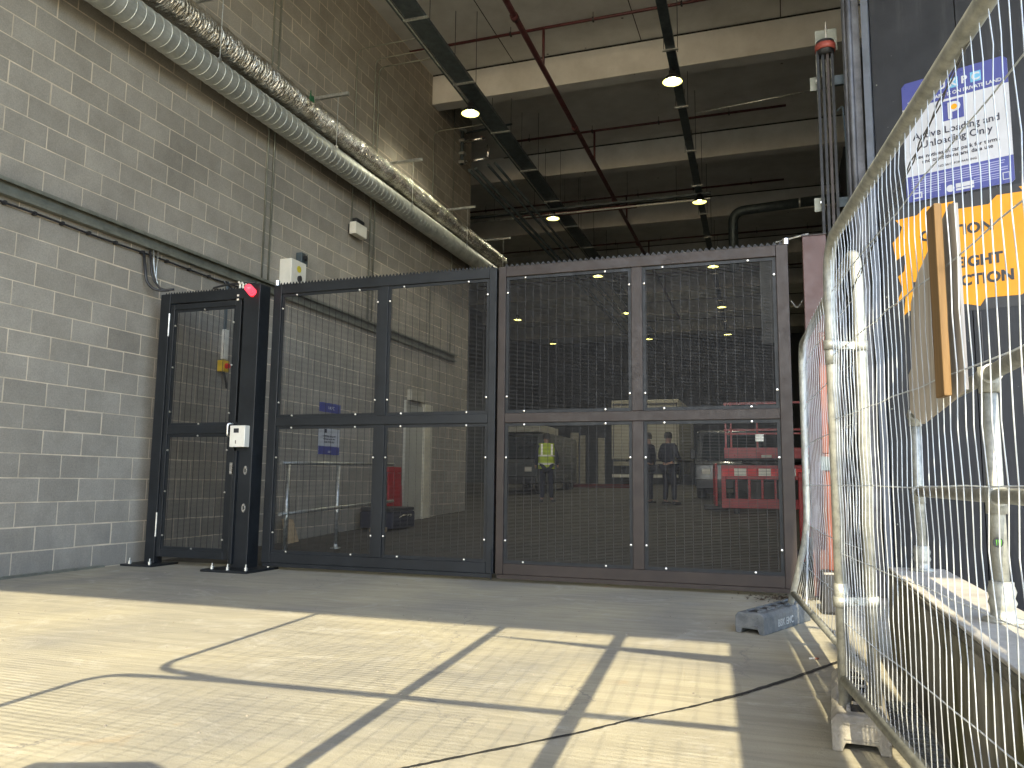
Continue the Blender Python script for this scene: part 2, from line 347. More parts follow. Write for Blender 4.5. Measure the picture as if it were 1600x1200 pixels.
# ------------------------------------------------------------------ setting: ground
g = MB(); ys = [-60, -20, 0, 4, 8.5, 33, 60]; xs = [-60, -14, 0, 12, 60]
vs = [(x, y, gz(y)) for y in ys for x in xs]; nx = len(xs)
g.add(vs, [(j*nx+i, j*nx+i+1, (j+1)*nx+i+1, (j+1)*nx+i) for j in range(len(ys)-1) for i in range(nx-1)])
tag(g.build('ground', M_GROUND), 'pale brushed concrete yard, sunlit in front of the gate', None, kind='structure')
M_BAY = concrete_mat('bay_floor_shade_concrete', (.05, .047, .042), (.085, .079, .068))  # light falloff inside the bay is put into this darker floor colour
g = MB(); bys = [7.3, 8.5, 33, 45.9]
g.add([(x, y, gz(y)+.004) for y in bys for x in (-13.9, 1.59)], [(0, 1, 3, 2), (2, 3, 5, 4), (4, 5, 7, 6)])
tag(g.build('shaded_bay_floor', M_BAY), 'concrete floor of the loading bay behind the gate, coloured dark for its shade', None, kind='structure')
# open joint between two slabs, running from the near fence foot to the lower edge
jp = [(.34, 4.82), (.232, 4.602), (0, 4.13), (-.205, 3.759), (-.4, 3.46), (-.565, 3.244), (-.751, 2.96), (-1.079, 2.547), (-1.2, 2.39), (-1.6, 1.9)]
top, bot = [], []
for i in range(len(jp)-1):
    for k in range(14):
        t = k/14; x = jp[i][0]*(1-t)+jp[i+1][0]*t; y = jp[i][1]*(1-t)+jp[i+1][1]*t
        wd = .013 if y > 3.6 else .006
        top.append((x-.8*(wd+random.uniform(-.004, .005)), y+.5*wd, .004)); bot.append((x+.8*(wd+random.uniform(-.004, .005)), y-.5*wd, .004))
n = len(top); j = MB(); j.add(top+bot, [(i, i+1, n+i+1, n+i) for i in range(n-1)])
tag(j.build('slab_joint', M_DARKGAP), 'dark open joint between the concrete slabs', None, kind='structure')
# brushed apron on the camera side of the joint
gr = MB()
for k in range(16):
    y = 3.0+k*.055; gr.box(.36+.0*k, .485, y, y+.03, 0, .007)
tag(gr.build('drain_grating', M_FOOT), 'ridged dark drain channel beside the low wall', None, kind='structure')

# ------------------------------------------------------------------ block wall
WX = -6.66
bw = thing('block_wall', 'tall grey blockwork side wall with pale mortar joints left of the gate', 'wall', (WX, 6, 0))
b = MB(); tones = []
def block(y0, y1, z0, z1):
    i = .0058+random.uniform(0, .002)
    if random.random() < .08: i += .004
    o = len(b.v)
    b.v += [(WX, y0+i, z0+i), (WX, y1-i, z0+i), (WX, y1-i, z1-i), (WX, y0+i, z1-i),
            (WX-.003, y0+i-.002, z0+i-.002), (WX-.003, y1-i+.002, z0+i-.002), (WX-.003, y1-i+.002, z1-i+.002), (WX-.003, y0+i-.002, z1-i+.002)]
    fs = [(0,1,2,3), (0,4,5,1), (1,5,6,2), (2,6,7,3), (3,7,4,0)]
    b.f += [tuple(a+o for a in f) for f in fs]; t = random.gauss(.5, .23); tones.extend([t]*5)
for r_ in range(-1, 41):
    off = 5.509 + (.225 if r_ % 2 else 0)
    y = off - .45*math.ceil((off+8)/.45)
    while y < 16.4:
        block(max(y, -8), min(y+.45, 16.4), r_*.225, (r_+1)*.225) if min(y+.45, 16.4)-max(y, -8) > .03 else None
        y += .45
bo = b.build('blockwork', M_BLOCK, bw)
at = bo.data.attributes.new('tone', 'FLOAT', 'FACE'); at.data.foreach_set('value', tones)
MB().box(-7.0, WX-.002, -8, 16.396, -.3, 9.235).build('mortar', M_MORTAR, bw)
MB().box(WX, WX+.035, -8, 6.55, -.02, .022).build('skirting', M_CHAN, bw)

# ------------------------------------------------------------------ roof slab, beams, far walls
CZ = 9.24
NX0, NX1, NY = 1.0, 1.43, -3.0  # notch added in the unseen slab edge so sun reaches the fences
sl = thing('concrete_soffit', 'pale concrete soffit with deep downstand beams over the loading bay', 'ceiling', (0, 14, CZ))
F = Matrix.Translation((0, 0, 0))
MB().prism([(-14.5, -6.67), (NX0, -6.67), (NX0, NY), (NX1, NY), (NX1, -6.67), (4.3, -6.67), (4.3, 6.3), (14, 6.3), (14, 46.5), (-14.5, 46.5)], F, CZ, CZ+.4).build('slab', M_SLAB, sl)
for k in range(7):
    y = 14.2+4.4*k
    MB().box(-13.98 if k else WX+.002, 1.58, y, y+.32, 8.6, CZ-.003).build('beam', M_SLAB, sl, bevel=.012)
# dark strip under slab along each beam
for k in range(7):
    y = 14.2+4.4*k
    MB().box(WX+.01, 1.57, y-.006, y, CZ-.035, CZ-.004).build('joint_strip', M_DARKGAP, sl)
for x0 in (-4.9, -2.35, .15):
    MB().box(x0, x0+.016, 8.4, 14.19, CZ-.004, CZ-.001).build('joint_strip', M_DARKGAP, sl)
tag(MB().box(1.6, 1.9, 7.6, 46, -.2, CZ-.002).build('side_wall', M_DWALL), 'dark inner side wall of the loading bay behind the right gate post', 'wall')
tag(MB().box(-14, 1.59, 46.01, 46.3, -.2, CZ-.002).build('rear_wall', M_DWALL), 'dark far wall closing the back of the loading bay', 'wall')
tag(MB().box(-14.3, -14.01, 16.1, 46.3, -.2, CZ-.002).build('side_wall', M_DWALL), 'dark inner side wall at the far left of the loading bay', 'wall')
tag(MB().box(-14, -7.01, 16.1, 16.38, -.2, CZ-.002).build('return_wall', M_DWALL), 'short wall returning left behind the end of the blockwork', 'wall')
# unseen column and pipe added behind the camera to shade strips of ground
tag(MB().box(.19, .52, -1.35, -1.1, -.1, CZ-.002).build('shade_column', M_SLAB, bevel=.01), 'unseen square column added close behind the viewpoint to shade the ground by the fence', 'column')
tag(MB().tube([(1.23, -6.45, 0), (1.23, -6.45, CZ)], .055, 14).build('down_pipe', M_GALV, smooth=True), 'unseen galvanised pipe added behind the viewpoint to shade the ground behind the fence', 'pipe')

# ------------------------------------------------------------------ ducts on the wall
def ribbed(y0, y1, cx, cz0, cz1, r, pitch, n=28):
    m_ = MB(); prof = []; y = y0
    while y < y1:
        prof += [(y, r), (y+pitch*.86, r), (y+pitch*.89, r+.0045), (y+pitch*.96, r+.0045)]; y += pitch
    vs = []
    for yy, rr in prof:
        cz = cz0+(cz1-cz0)*(yy-y0)/(y1-y0)
        for k in range(n):
            a = 2*math.pi*k/n; vs.append((cx+rr*math.cos(a), yy+pitch*.5*math.cos(a)*.35, cz+rr*math.sin(a)))
    K = len(prof)
    m_.add(vs, [(i*n+j, i*n+(j+1)%n, (i+1)*n+(j+1)%n, (i+1)*n+j) for i in range(K-1) for j in range(n)])
    return m_
d1 = thing('spiral_duct', 'bare galvanised spiral duct, lower of the two ducts along the block wall', 'duct', (-6.34, 8, 5.74))
ribbed(1, 17.35, -6.34, 5.73, 5.76, .165, .125).build('duct_pipe', M_DUCT, d1)
d2 = thing('insulated_duct', 'foil wrapped insulated duct, upper of the two ducts along the block wall', 'duct', (-6.36, 8, 6.17))
mfo = MB(); vs = []; n = 32; K = 330
rnd = [random.uniform(-.008, .01) for _ in range(K)]
for i in range(K):
    y = 1+16.6*i/(K-1); lump = .006*math.sin(y*3.1)*math.sin(y*1.7)+rnd[i]*.6
    if rnd[i] < -.0068: lump -= .014
    for k in range(n):
        a = 2*math.pi*k/n; rr = .182+lump+random.uniform(-.0045, .0045)+.005*math.sin(3*a+y*2.3)
        vs.append((-6.36+rr*math.cos(a), y, 6.215-.0035*y+rr*math.sin(a)))
mfo.add(vs, [(i*n+j, i*n+(j+1)%n, (i+1)*n+(j+1)%n, (i+1)*n+j) for i in range(K-1) for j in range(n)] + [tuple(range((K-1)*n, K*n))])
mfo.build('foil_jacket', M_FOIL, d2, smooth=True)
tt = MB(); F = frame((-6.195, 9.15, 6.2), (0, 1, 0)); tt.prism([(0, 0), (.14, -.03), (.1, .12), (.04, .1), (.03, .18)], F, .0, .012); tt.build('tape_patch', M_GREEN, d2)
for i, (y, lb) in enumerate(((7.25, 'nearest'), (9.84, 'second'), (12.4, 'third'), (15.0, 'fourth'), (17.25, 'farthest'))):
    s_ = thing('duct_bracket', 'galvanised channel bracket above the foil duct, %s along the block wall' % lb, 'bracket', (WX, y, 6.6), 'brackets carrying the wall ducts')
    if y < 16.4: MB().box(WX, -5.98, y-.022, y+.022, 6.6, 6.645).build('channel', M_GALV, s_)
    else: MB().box(-6.9, -5.98, y-.022, y+.022, 6.6, 6.645).build('channel', M_GALV, s_)
    MB().tube([(-6.155, y, 6.6), (-6.155, y, 5.83)], .006, 6).build('drop_rod', M_GALV, s_)
    MB().box(-6.17, -6.14, y-.015, y+.015, 5.78, 5.83).build('rod_clamp', M_GALV, s_)

# ------------------------------------------------------------------ wall tray, cables, conduits
t = thing('wall_tray', 'grey steel cable tray running along the block wall above the gates', 'cable tray', (WX, 6, 3.5))
MB().box(WX+.004, WX+.02, .5, 15.6, 3.44, 3.60).box(WX+.02, WX+.075, .5, 15.6, 3.585, 3.60).box(WX+.02, WX+.075, .5, 15.6, 3.44, 3.452).box(WX+.06, WX+.075, .5, 15.6, 3.452, 3.475).box(WX+.06, WX+.075, .5, 15.6, 3.565, 3.585).build('channel', M_CHAN, t)
MB().tube([(WX+.03, y*.5, 3.375+.006*math.sin(y*1.9)) for y in range(2, 18)], .011, 8).build('cable', M_BLACKP, t)
scatter('cable_clip', M_BLACKP, t, lambda: MB().box(0, .045, -.012, .012, 0, .035), [(WX, 1+k*.34+.05*math.sin(k*7), 3.36) for k in range(24)])
tag(MB().tube(arc_path([(WX+.03, 6.78, 3.4), (WX+.06, 6.82, 3.05), (WX+.15, 6.86, 2.96), (-6.4, 6.95, 2.98)], .12), .016, 8).tube(arc_path([(WX+.05, 6.85, 3.42), (WX+.09, 6.87, 3.1), (WX+.2, 6.9, 2.97), (-6.35, 6.97, 2.99)], .12), .013, 8).build('drop_cable', M_BLACKP, smooth=True),
    'black cable loop dropping from the wall tray to the small gate frame', 'cable')
tag(MB().tube(arc_path([(WX+.05, 6.9, 3.45), (WX+.05, 6.93, 3.2), (WX+.12, 6.95, 3.0)], .1), .009, 8).tube(arc_path([(WX+.05, 6.97, 3.45), (WX+.06, 6.95, 3.15), (WX+.1, 6.96, 3.0)], .1), .009, 8).build('flex_cable', M_GALV, smooth=True),
    'pale flexible cable hanging beside the black cable loop', 'cable')
tag(MB().tube(arc_path([(WX+.03, 8.1, 3.38), (WX+.05, 8.35, 3.3), (-6.3, 7.5, 3.12), (-5.7, 7.05, 3.02), (-5.3, 7.0, 3.0)], .2), .012, 8).build('feed_cable', M_BLACKP, smooth=True),
    'black cable curving from the wall down to the beacon post', 'cable')
def conduit(pts, label, r=.0125, grp='vertical conduits on the block wall'):
    o = MB().tube(arc_path(pts, .14), r, 8).build('conduit', M_CHAN, smooth=True); tag(o, label, 'conduit', grp); return o
cx = WX+.025
conduit([(cx, 8.88, 3.6), (cx, 8.88, 9.2)], 'thin conduit left of the control box, nearer one of its pair')
conduit([(cx, 9.02, 3.6), (cx, 9.02, 9.2)], 'thin conduit left of the control box, farther one of its pair')
conduit([(cx, 11.78, 3.6), (cx, 11.78, 8.3), (-5.3, 11.78, 8.3)], 'conduit right of the emergency light bending over to the ceiling tray, nearer one')
conduit([(cx, 11.92, 3.6), (cx, 11.92, 8.22), (-5.3, 11.92, 8.22)], 'conduit right of the emergency light bending over to the ceiling tray, farther one')
conduit([(cx, 11.16, 5.1), (cx, 11.16, 8.15), (-5.3, 11.16, 8.15)], 'single conduit rising from the emergency light to the ceiling tray', .01)
conduit([(cx, 14.28, 3.6), (cx, 14.28, 8.05), (-5.4, 14.28, 8.05)], 'conduit near the end of the block wall bending to the first lamp', .011)
conduit([(cx, 15.33, 3.6), (cx, 15.33, 9.1)], 'farthest straight conduit near the end of the block wall', .011)

e = thing('emergency_light', 'white boxy emergency light on a dark bracket on the block wall under the ducts', 'light', (WX, 11.25, 4.95))
MB().box(WX+.05, WX+.17, 11.05, 11.42, 4.9, 5.1).build('housing', M_WHITEP, e, bevel=.01)
MB().box(WX, WX+.12, 11.16, 11.42, 5.1, 5.2).build('bracket', M_BLACKP, e, bevel=.01)
MB().box(WX, WX+.05, 11.1, 11.36, 4.93, 5.08).build('back_box', M_BLACKP, e)

c = thing('control_box', 'cream control box with yellow sticker and black switch above the gate', 'control box', (WX, 9.45, 3.8))
MB().box(WX, WX+.2, 9.3, 9.66, 3.62, 4.0).build('cabinet', M_WHITEP, c, bevel=.008)
F = frame((WX+.2, 9.48, 3.82), (0, 1, 0))
MB().prism([(.055*math.cos(a*.785), .05*math.sin(a*.785)+.06) for a in range(8)], F, .001, .004).build('sticker', mat('sticker_yellow', (.6, .5, .03), .5), c)
MB().prism([(.035*math.cos(a*.52), .045*math.sin(a*.52)-.08) for a in range(12)], F, .001, .035).build('switch', M_BLACKP, c)
c = thing('alarm_box', 'small dark alarm box with round sounder above the cream control box', 'alarm', (WX, 9.75, 4.1))
MB().box(WX, WX+.1, 9.68, 9.84, 4.02, 4.2).build('case', M_TRAY, c, bevel=.008)
MB().lathe([(0, 0), (.045, 0), (.05, .02), (.03, .03), (0, .03)], (WX+.1, 9.76, 4.13), 16, Matrix.Rotation(R(90), 4, 'Y')).build('sounder', M_BLACKP, c)
MB().tube(arc_path([(WX+.06, 9.8, 4.02), (WX+.08, 9.82, 3.85), (WX+.06, 9.7, 3.75), (WX+.06, 9.66, 3.72)], .05), .006, 6).build('lead', M_WHITEP, c)

# signs inside, on the block wall
def inner_sign(loc_y0, y1, z0, z1):
    pass
s_ = thing('wall_notice', 'white notice with blue foot on the block wall behind the left gate leaf', 'sign', (WX, 10.75, 1.5))
F = frame((WX+.002, 10.46, 1.3), (0, 1, 0))
MB().prism([(0, 0), (.6, 0), (.6, .4), (0, .4)], F, 0, .006).build('board', M_SIGNW, s_)
MB().prism([(0, 0), (.6, 0), (.6, .125), (0, .125)], F, .0065, .008).build('foot_band', M_BLUE, s_)
MB().prism([(.15, .33), (.22, .33), (.22, .39), (.15, .39)], F, .0065, .008).build('emblem', M_INK, s_)
for k in range(3): text('CONDITIONS OF USE APPLY'[k*2:], F, .3, .27-k*.045, .03, M_INK, s_, d=.009)
text('UKPC', F, .32, .03, .04, M_SIGNW, s_, d=.01)
s_ = thing('wall_plate', 'small blue plate with white lettering on the block wall above the white notice', 'sign', (WX, 10.75, 2))
F = frame((WX+.002, 10.46, 1.95), (0, 1, 0))
MB().prism([(0, 0), (.6, 0), (.6, .14), (0, .14)], F, 0, .006).build('board', M_BLUE, s_)
text('UKPC', F, .33, .045, .07, M_SIGNW, s_, d=.008)

# isolator behind the small gate
s_ = thing('isolator', 'yellow isolator with red knob and grey conduit on the block wall behind the small gate', 'switch', (WX, 8.2, 2.3))
MB().box(WX, WX+.09, 8.12, 8.24, 2.24, 2.38).build('case', mat('isolator_yellow', (.75, .5, .03), .45), s_, bevel=.006)
MB().lathe([(0, .04), (.03, .04), (.035, 0)], (WX+.09, 8.18, 2.31), 14, Matrix.Rotation(R(90), 4, 'Y')).build('knob', M_REDW, s_)
MB().box(WX, WX+.05, 8.17, 8.25, 2.4, 2.78).build('cover', M_WHITEP, s_, bevel=.006)
MB().tube([(WX+.02, 8.2, 2.78), (WX+.02, 8.2, 3.4)], .02, 8).build('conduit', M_TRAY, s_)
MB().tube(arc_path([(WX+.05, 8.18, 2.24), (WX+.07, 8.22, 2.1), (WX+.03, 8.28, 2.05)], .05), .015, 8).build('cable', M_BLACKP, s_)

# ------------------------------------------------------------------ door, rail, offcut, barrier panel inside on the left
dr = thing('side_door', 'pale grey door with light jamb in the block wall inside the bay', 'door', (WX, 13.9, gz(13.9)))
z0 = gz(13.9)-.02
MB().box(WX, WX+.03, 13.38, 14.08, z0, 2.33).build('leaf', M_PALE, dr)
MB().box(WX, WX+.07, 14.08, 14.42, z0, 2.4).build('jamb', mat('cream_jamb', (.6, .55, .42), .5), dr)
MB().box(WX, WX+.05, 13.3, 13.38, z0, 2.4).build('jamb', M_PALE, dr)
MB().box(WX+.0, WX+.1, 13.42, 14.0, 2.42, 2.62).build('head_box', M_PALE2, dr)
rl = thing('tube_handrail', 'low galvanised tube handrail behind the left gate leaf', 'handrail', (-5.6, 9, 0))
def hp(x, y): return Vector((x, y, gz(y)))
for (x, y) in ((-5.45, 7.96), (-5.58, 9.28)):
    MB().tube([hp(x, y), hp(x, y)+Vector((0, 0, 1.09))], .024, 12).build('post', M_GALV, rl, smooth=True)
    MB().lathe([(.07, 0), (.07, .012), (.03, .02), (.028, .06)], hp(x, y), 16).build('base_flange', M_GALV, rl)
    MB().tube([hp(x, y)+Vector((0, 0, .47)), hp(x, y)+Vector((0, 0, .55))], .034, 12).build('fitting', M_GALV, rl)
MB().tube([(-5.43, 7.8, 1.1), (-5.75, 11.2, 1.16)], .022, 12).build('top_rail', M_GALV, rl, smooth=True)
MB().tube([(-5.43, 7.8, .52), (-5.75, 11.2, .6)], .022, 12).build('mid_rail', M_GALV, rl, smooth=True)
F = frame((-6.46, 9.42, gz(9.5)), (.05, 1, 0), (-.2, .15, .97))
tag(MB().prism([(.06, 0), (.3, .02), (.2, .33), (-.04, .35)], F, 0, .018).build('board_offcut', M_PLY), 'small plywood offcut leaning at the foot of the block wall', 'board')
tag(MB().tube(arc_path([(-6.2, 7.95, 1.72), (-6.1, 8.0, 1.5), (-6.2, 7.98, 1.2), (-6.3, 7.95, 1.05)], .2), .014, 8).build('hanging_cable', M_BLACKP, smooth=True), 'black cable hanging behind the left edge of the gate', 'cable')
tb = thing('tool_chest', 'dark tool chest on the floor by the block wall behind the left leaf', 'tool chest', (-6.2, 11.9, gz(12)))
z = gz(12)
MB().box(-6.5, -5.9, 11.5, 12.3, z+.03, z+.3).build('body', M_NAVY, tb, bevel=.03)
MB().box(-6.48, -5.92, 11.48, 12.32, z+.3, z+.36).build('lid', M_BLACKP, tb, bevel=.02)
MB().tube(arc_path([(-5.89, 11.7, z+.2), (-5.84, 11.75, z+.24), (-5.84, 12.05, z+.24), (-5.89, 12.1, z+.2)], .03), .012, 6).build('handle', M_CHROME, tb)
tag(MB().box(-6.2, -5.95, 11.3, 11.42, z-.01, z+.06).build('timber_block', M_PLY, bevel=.006), 'short light timber block in front of the dark tool chest', 'timber')

# plastic barrier (proto at origin, feet on z = 0, faces -y)
def make_barrier(label):
    t = thing('plastic_barrier', label, 'barrier', (0, 0, 0), 'red plastic pedestrian barriers')
    m_ = MB(); Wd = 1.0; m_.box(-Wd, Wd, -.025, .025, .93, 1.0).box(-Wd, Wd, -.022, .022, .1, .3)
    for x in (-Wd, Wd-.09): m_.box(x, x+.09, -.024, .024, .3, .93)
    m_.box(-Wd+.09, Wd-.09, -.018, .018, .7, .93)
    k = -Wd+.28
    while k < Wd-.2: m_.box(k, k+.05, -.02, .02, .3, .7); k += .26
    m_.build('frame', M_RED, t, bevel=.008)
    for i in range(8):
        x = -Wd+.02+i*.245; MB().box(x, x+.245, -.032, -.0255, .78, .93).build('reflective_strip', M_REDW if i % 2 == 0 else M_WHITER, t)
    for x in (-.7, .7): MB().box(x-.05, x+.05, -.25, .25, 0, .1).build('foot', M_BLACKP, t, bevel=.02)
    return t
br = make_barrier('red plastic barrier with red and white strip facing the gate'); br.location = (-.28, 17.5, gz(17.5))
dup(br, (-1.5, 18.6, gz(18.6)), 'red plastic barrier standing end on, left of the strip faced barrier', R(96))
dup(br, (.25, 9.75, gz(9.7)), 'red plastic barrier seen edge on behind the right gate post', R(84))
rp = thing('barrier_panel', 'red plastic panel with slotted handle leaning by the pale side door', 'barrier', (-6.5, 12.8, gz(12.8)))
z = gz(12.8); F = frame((-6.56, 12.56, z), (0, 1, 0), (-.04, 0, 1))
MB().prism([(0, 0), (.5, 0), (.5, .68), (.34, .68), (.34, .9), (.5, .9), (.5, 1.0), (0, 1.0), (0, .9), (.18, .9), (.18, .68), (0, .68)], F, 0, .05).build('panel', M_RED, rp, bevel=.006)
MB().prism([(.0, .685), (.175, .685), (.175, .895), (.0, .895)], F, .012, .04).build('grip', M_RED, rp)
MB().prism([(.345, .685), (.49, .685), (.49, .895), (.345, .895)], F, .012, .04).build('grip', M_RED, rp)

# scissor lift behind the barrier
L0 = Vector((-.1, 19.6, gz(19.6)))
sf = thing('scissor_lift', 'red caged scissor lift parked behind the plastic barriers', 'lift', L0)
x0, x1, y0, y1, zz = -1.3, .75, 19.1, 20.9, gz(19.6)
MB().box(x0+.15, x1-.15, y0+.1, y1-.1, zz+.18, zz+.6).build('chassis', M_BLACKP, sf, bevel=.02)
for x in (x0+.3, x1-.3):
    for y in (y0+.12, y1-.12): MB().lathe([(0, -.05), (.2, -.05), (.2, .05), (0, .05)], (x, y, zz+.2), 20, Matrix.Rotation(R(90), 4, 'X')).build('wheel', M_TYRE, sf)
for s1 in (1, -1): MB().tube([(x0+.35, y0+.25, zz+.62 if s1 > 0 else zz+1.05), (x1-.35, y0+.25, zz+1.05 if s1 > 0 else zz+.62)], .035, 4).build('scissor_arm', M_BLACKP, sf)
MB().box(x0, x1, y0, y1, zz+1.1, zz+1.16).build('platform', M_BLACKP, sf)
MB().box(x0, x1, y0-.02, y0, zz+1.12, zz+1.36).box(x0-.02, x0, y0, y1, zz+1.12, zz+1.36).build('toe_board', M_RED, sf)
cg = MB()
for z in (zz+1.75, zz+2.36): cg.box(x0, x1, y0-.02, y0+.02, z, z+.045).box(x0-.02, x0+.02, y0+.02, y1, z, z+.045)
for x in (x0, x0+.12, x0+.7, x1-.3, x1-.04): cg.box(x, x+.04, y0-.015, y0+.02, zz+1.36, zz+2.36)
cg.box(x0, x1, y0-.03, y0-.021, zz+1.66, zz+1.7)
cg.build('guard_rail', M_RED, sf)
MB().box(-.5, -.28, y0-.05, y0-.02, zz+1.14, zz+1.2).box(.4, .62, y0-.05, y0-.02, zz+1.14, zz+1.2).build('data_plate', M_WHITEP, sf)
MB().box(-.62, -.44, y0-.1, y0, zz+1.5, zz+1.66).build('control_panel', M_GALV, sf)

# ------------------------------------------------------------------ vehicles in the dark bay
def wheel(m_, c, r, wd): m_.lathe([(r*.5, -wd/2), (r*.95, -wd/2), (r, -wd/2+.02), (r, wd/2-.02), (r*.95, wd/2), (r*.5, wd/2)], c, 20, Matrix.Rotation(R(90), 4, 'Y')); return m_
tk = thing('box_truck', 'pale box truck seen from behind at the back of the bay', 'truck', (-5.4, 33, .85))
z = gz(33)
MB().box(-6.85, -4.05, 33.0, 38.5, z+1.05, z+3.5).build('box_body', M_PALE, tk, bevel=.03)
MB().box(-5.47, -5.44, 32.985, 33.0, z+1.15, z+3.4).box(-6.78, -6.75, 32.985, 33.0, z+1.15, z+3.4).box(-4.15, -4.12, 32.985, 33.0, z+1.15, z+3.4).box(-6.8, -4.1, 32.97, 33.0, z+3.3, z+3.36).build('door_seals', M_BLACKP, tk)
MB().box(-6.75, -4.15, 32.9, 33.15, z+.78, z+.95).build('tail_lift', M_PALE2, tk)
MB().box(-6.8, -4.1, 32.85, 33.0, z+.3, z+.42).build('bumper', M_WHITEP, tk)
for x in (-6.4, -4.5): wheel(MB(), (x, 34.2, z+.45), .45, .5).build('wheel', M_TYRE, tk)
MB().box(-6.3, -4.6, 33.3, 38, z+.45, z+1.03).build('chassis', M_BLACKP, tk)
MB().box(-6.5, -4.4, 38.5, 40.2, z+.5, z+2.5).build('cab', M_PALE, tk, bevel=.1)
def van(x0, x1, y0, y1, zf, h, m_, label, cat='van'):
    t = thing('parked_van', label, cat, ((x0+x1)/2, (y0+y1)/2, zf))
    w_ = x1-x0
    # body profile in the y-z plane
    F = Matrix(((0, 0, 1, x0), (1, 0, 0, y0), (0, 1, 0, zf), (0, 0, 0, 1)))
    D = y1-y0
    MB().prism([(0, .35), (D, .35), (D, h*.93), (D-.15, h), (1.1, h), (.75, h*.97), (.28, h*.56), (.02, h*.5)], F, 0, w_).build('body', m_, t, bevel=.05)
    Fw = Matrix(((1, 0, 0, x0), (0, 0, 0, y0), (0, 1, 0, zf), (0, 0, 0, 1)))
    p = [(x0+.16, y0+.26, zf+h*.57), (x1-.16, y0+.26, zf+h*.57), (x1-.22, y0+.69, zf+h*.93), (x0+.22, y0+.69, zf+h*.93)]
    MB().add([Vector(q)+Vector((0, -.03, .0)) for q in p]+[Vector(q)+Vector((0, .0, -.03)) for q in p], [(0,1,2,3), (4,7,6,5), (0,4,5,1), (1,5,6,2), (2,6,7,3), (3,7,4,0)]).build('windscreen', M_GLASS, t)
    for x in (x0+.2, x1-.42): MB().box(x, x+.22, y0-.01, y0+.05, zf+h*.36, zf+h*.43).build('headlight', M_WHITEP, t)
    MB().box(x0+.05, x1-.05, y0-.08, y0+.1, zf+.3, zf+.55).build('bumper', M_BLACKP, t, bevel=.02)
    for x in (x0-.16, x1+.02): MB().box(x, x+.14, y0+.55, y0+.62, zf+h*.58, zf+h*.72).build('mirror', M_BLACKP, t, bevel=.02)
    for x in (x0+.12, x1-.12):
        for y in (y0+.75, y1-.8): wheel(MB(), (x, y, zf+.33), .33, .22).build('wheel', M_TYRE, t)
    return t
v1 = van(-8.95, -7.2, 23.6, 28.5, gz(24), 1.95, M_GREYV, 'grey van parked left of the person in the yellow vest')
MB().box(-8.8, -7.35, 24.3, 26.5, gz(24)+1.96, gz(24)+2.2).build('roof_box', M_PALE, v1, bevel=.02)
v2 = van(-2.35, -.55, 22.4, 27, gz(22.5), 1.95, M_DARKV, 'black van parked behind the scissor lift')
for i, (x, w_, h) in enumerate(((-8.1, .32, 2.1), (-7.72, .22, 2.0), (-6.98, .26, 1.9))):
    z = gz(31); tag(MB().box(x, x+w_, 31, 31.06, z, z+h).build('timber_sheet', M_PALE2, bevel=.005), ('widest pale upright board', 'middle pale upright board', 'right pale upright board')[i]+' standing between the vest wearer and the truck', 'board', 'pale boards upright at the back')
tag(MB().box(-8.0, -5.0, 29.4, 29.6, gz(29.5)-.01, gz(29.5)+.14).build('red_kerb', mat('dull_red', (.09, .012, .01), .8), bevel=.02), 'low red kerb strip on the floor in front of the box truck', 'kerb')
tag(MB().box(-.46, .02, 20.6, 21.0, 4.4, 6.6).build('duct_drop', M_DWALL), 'pale boxed duct hanging from the beam at the right of the bay', 'duct')

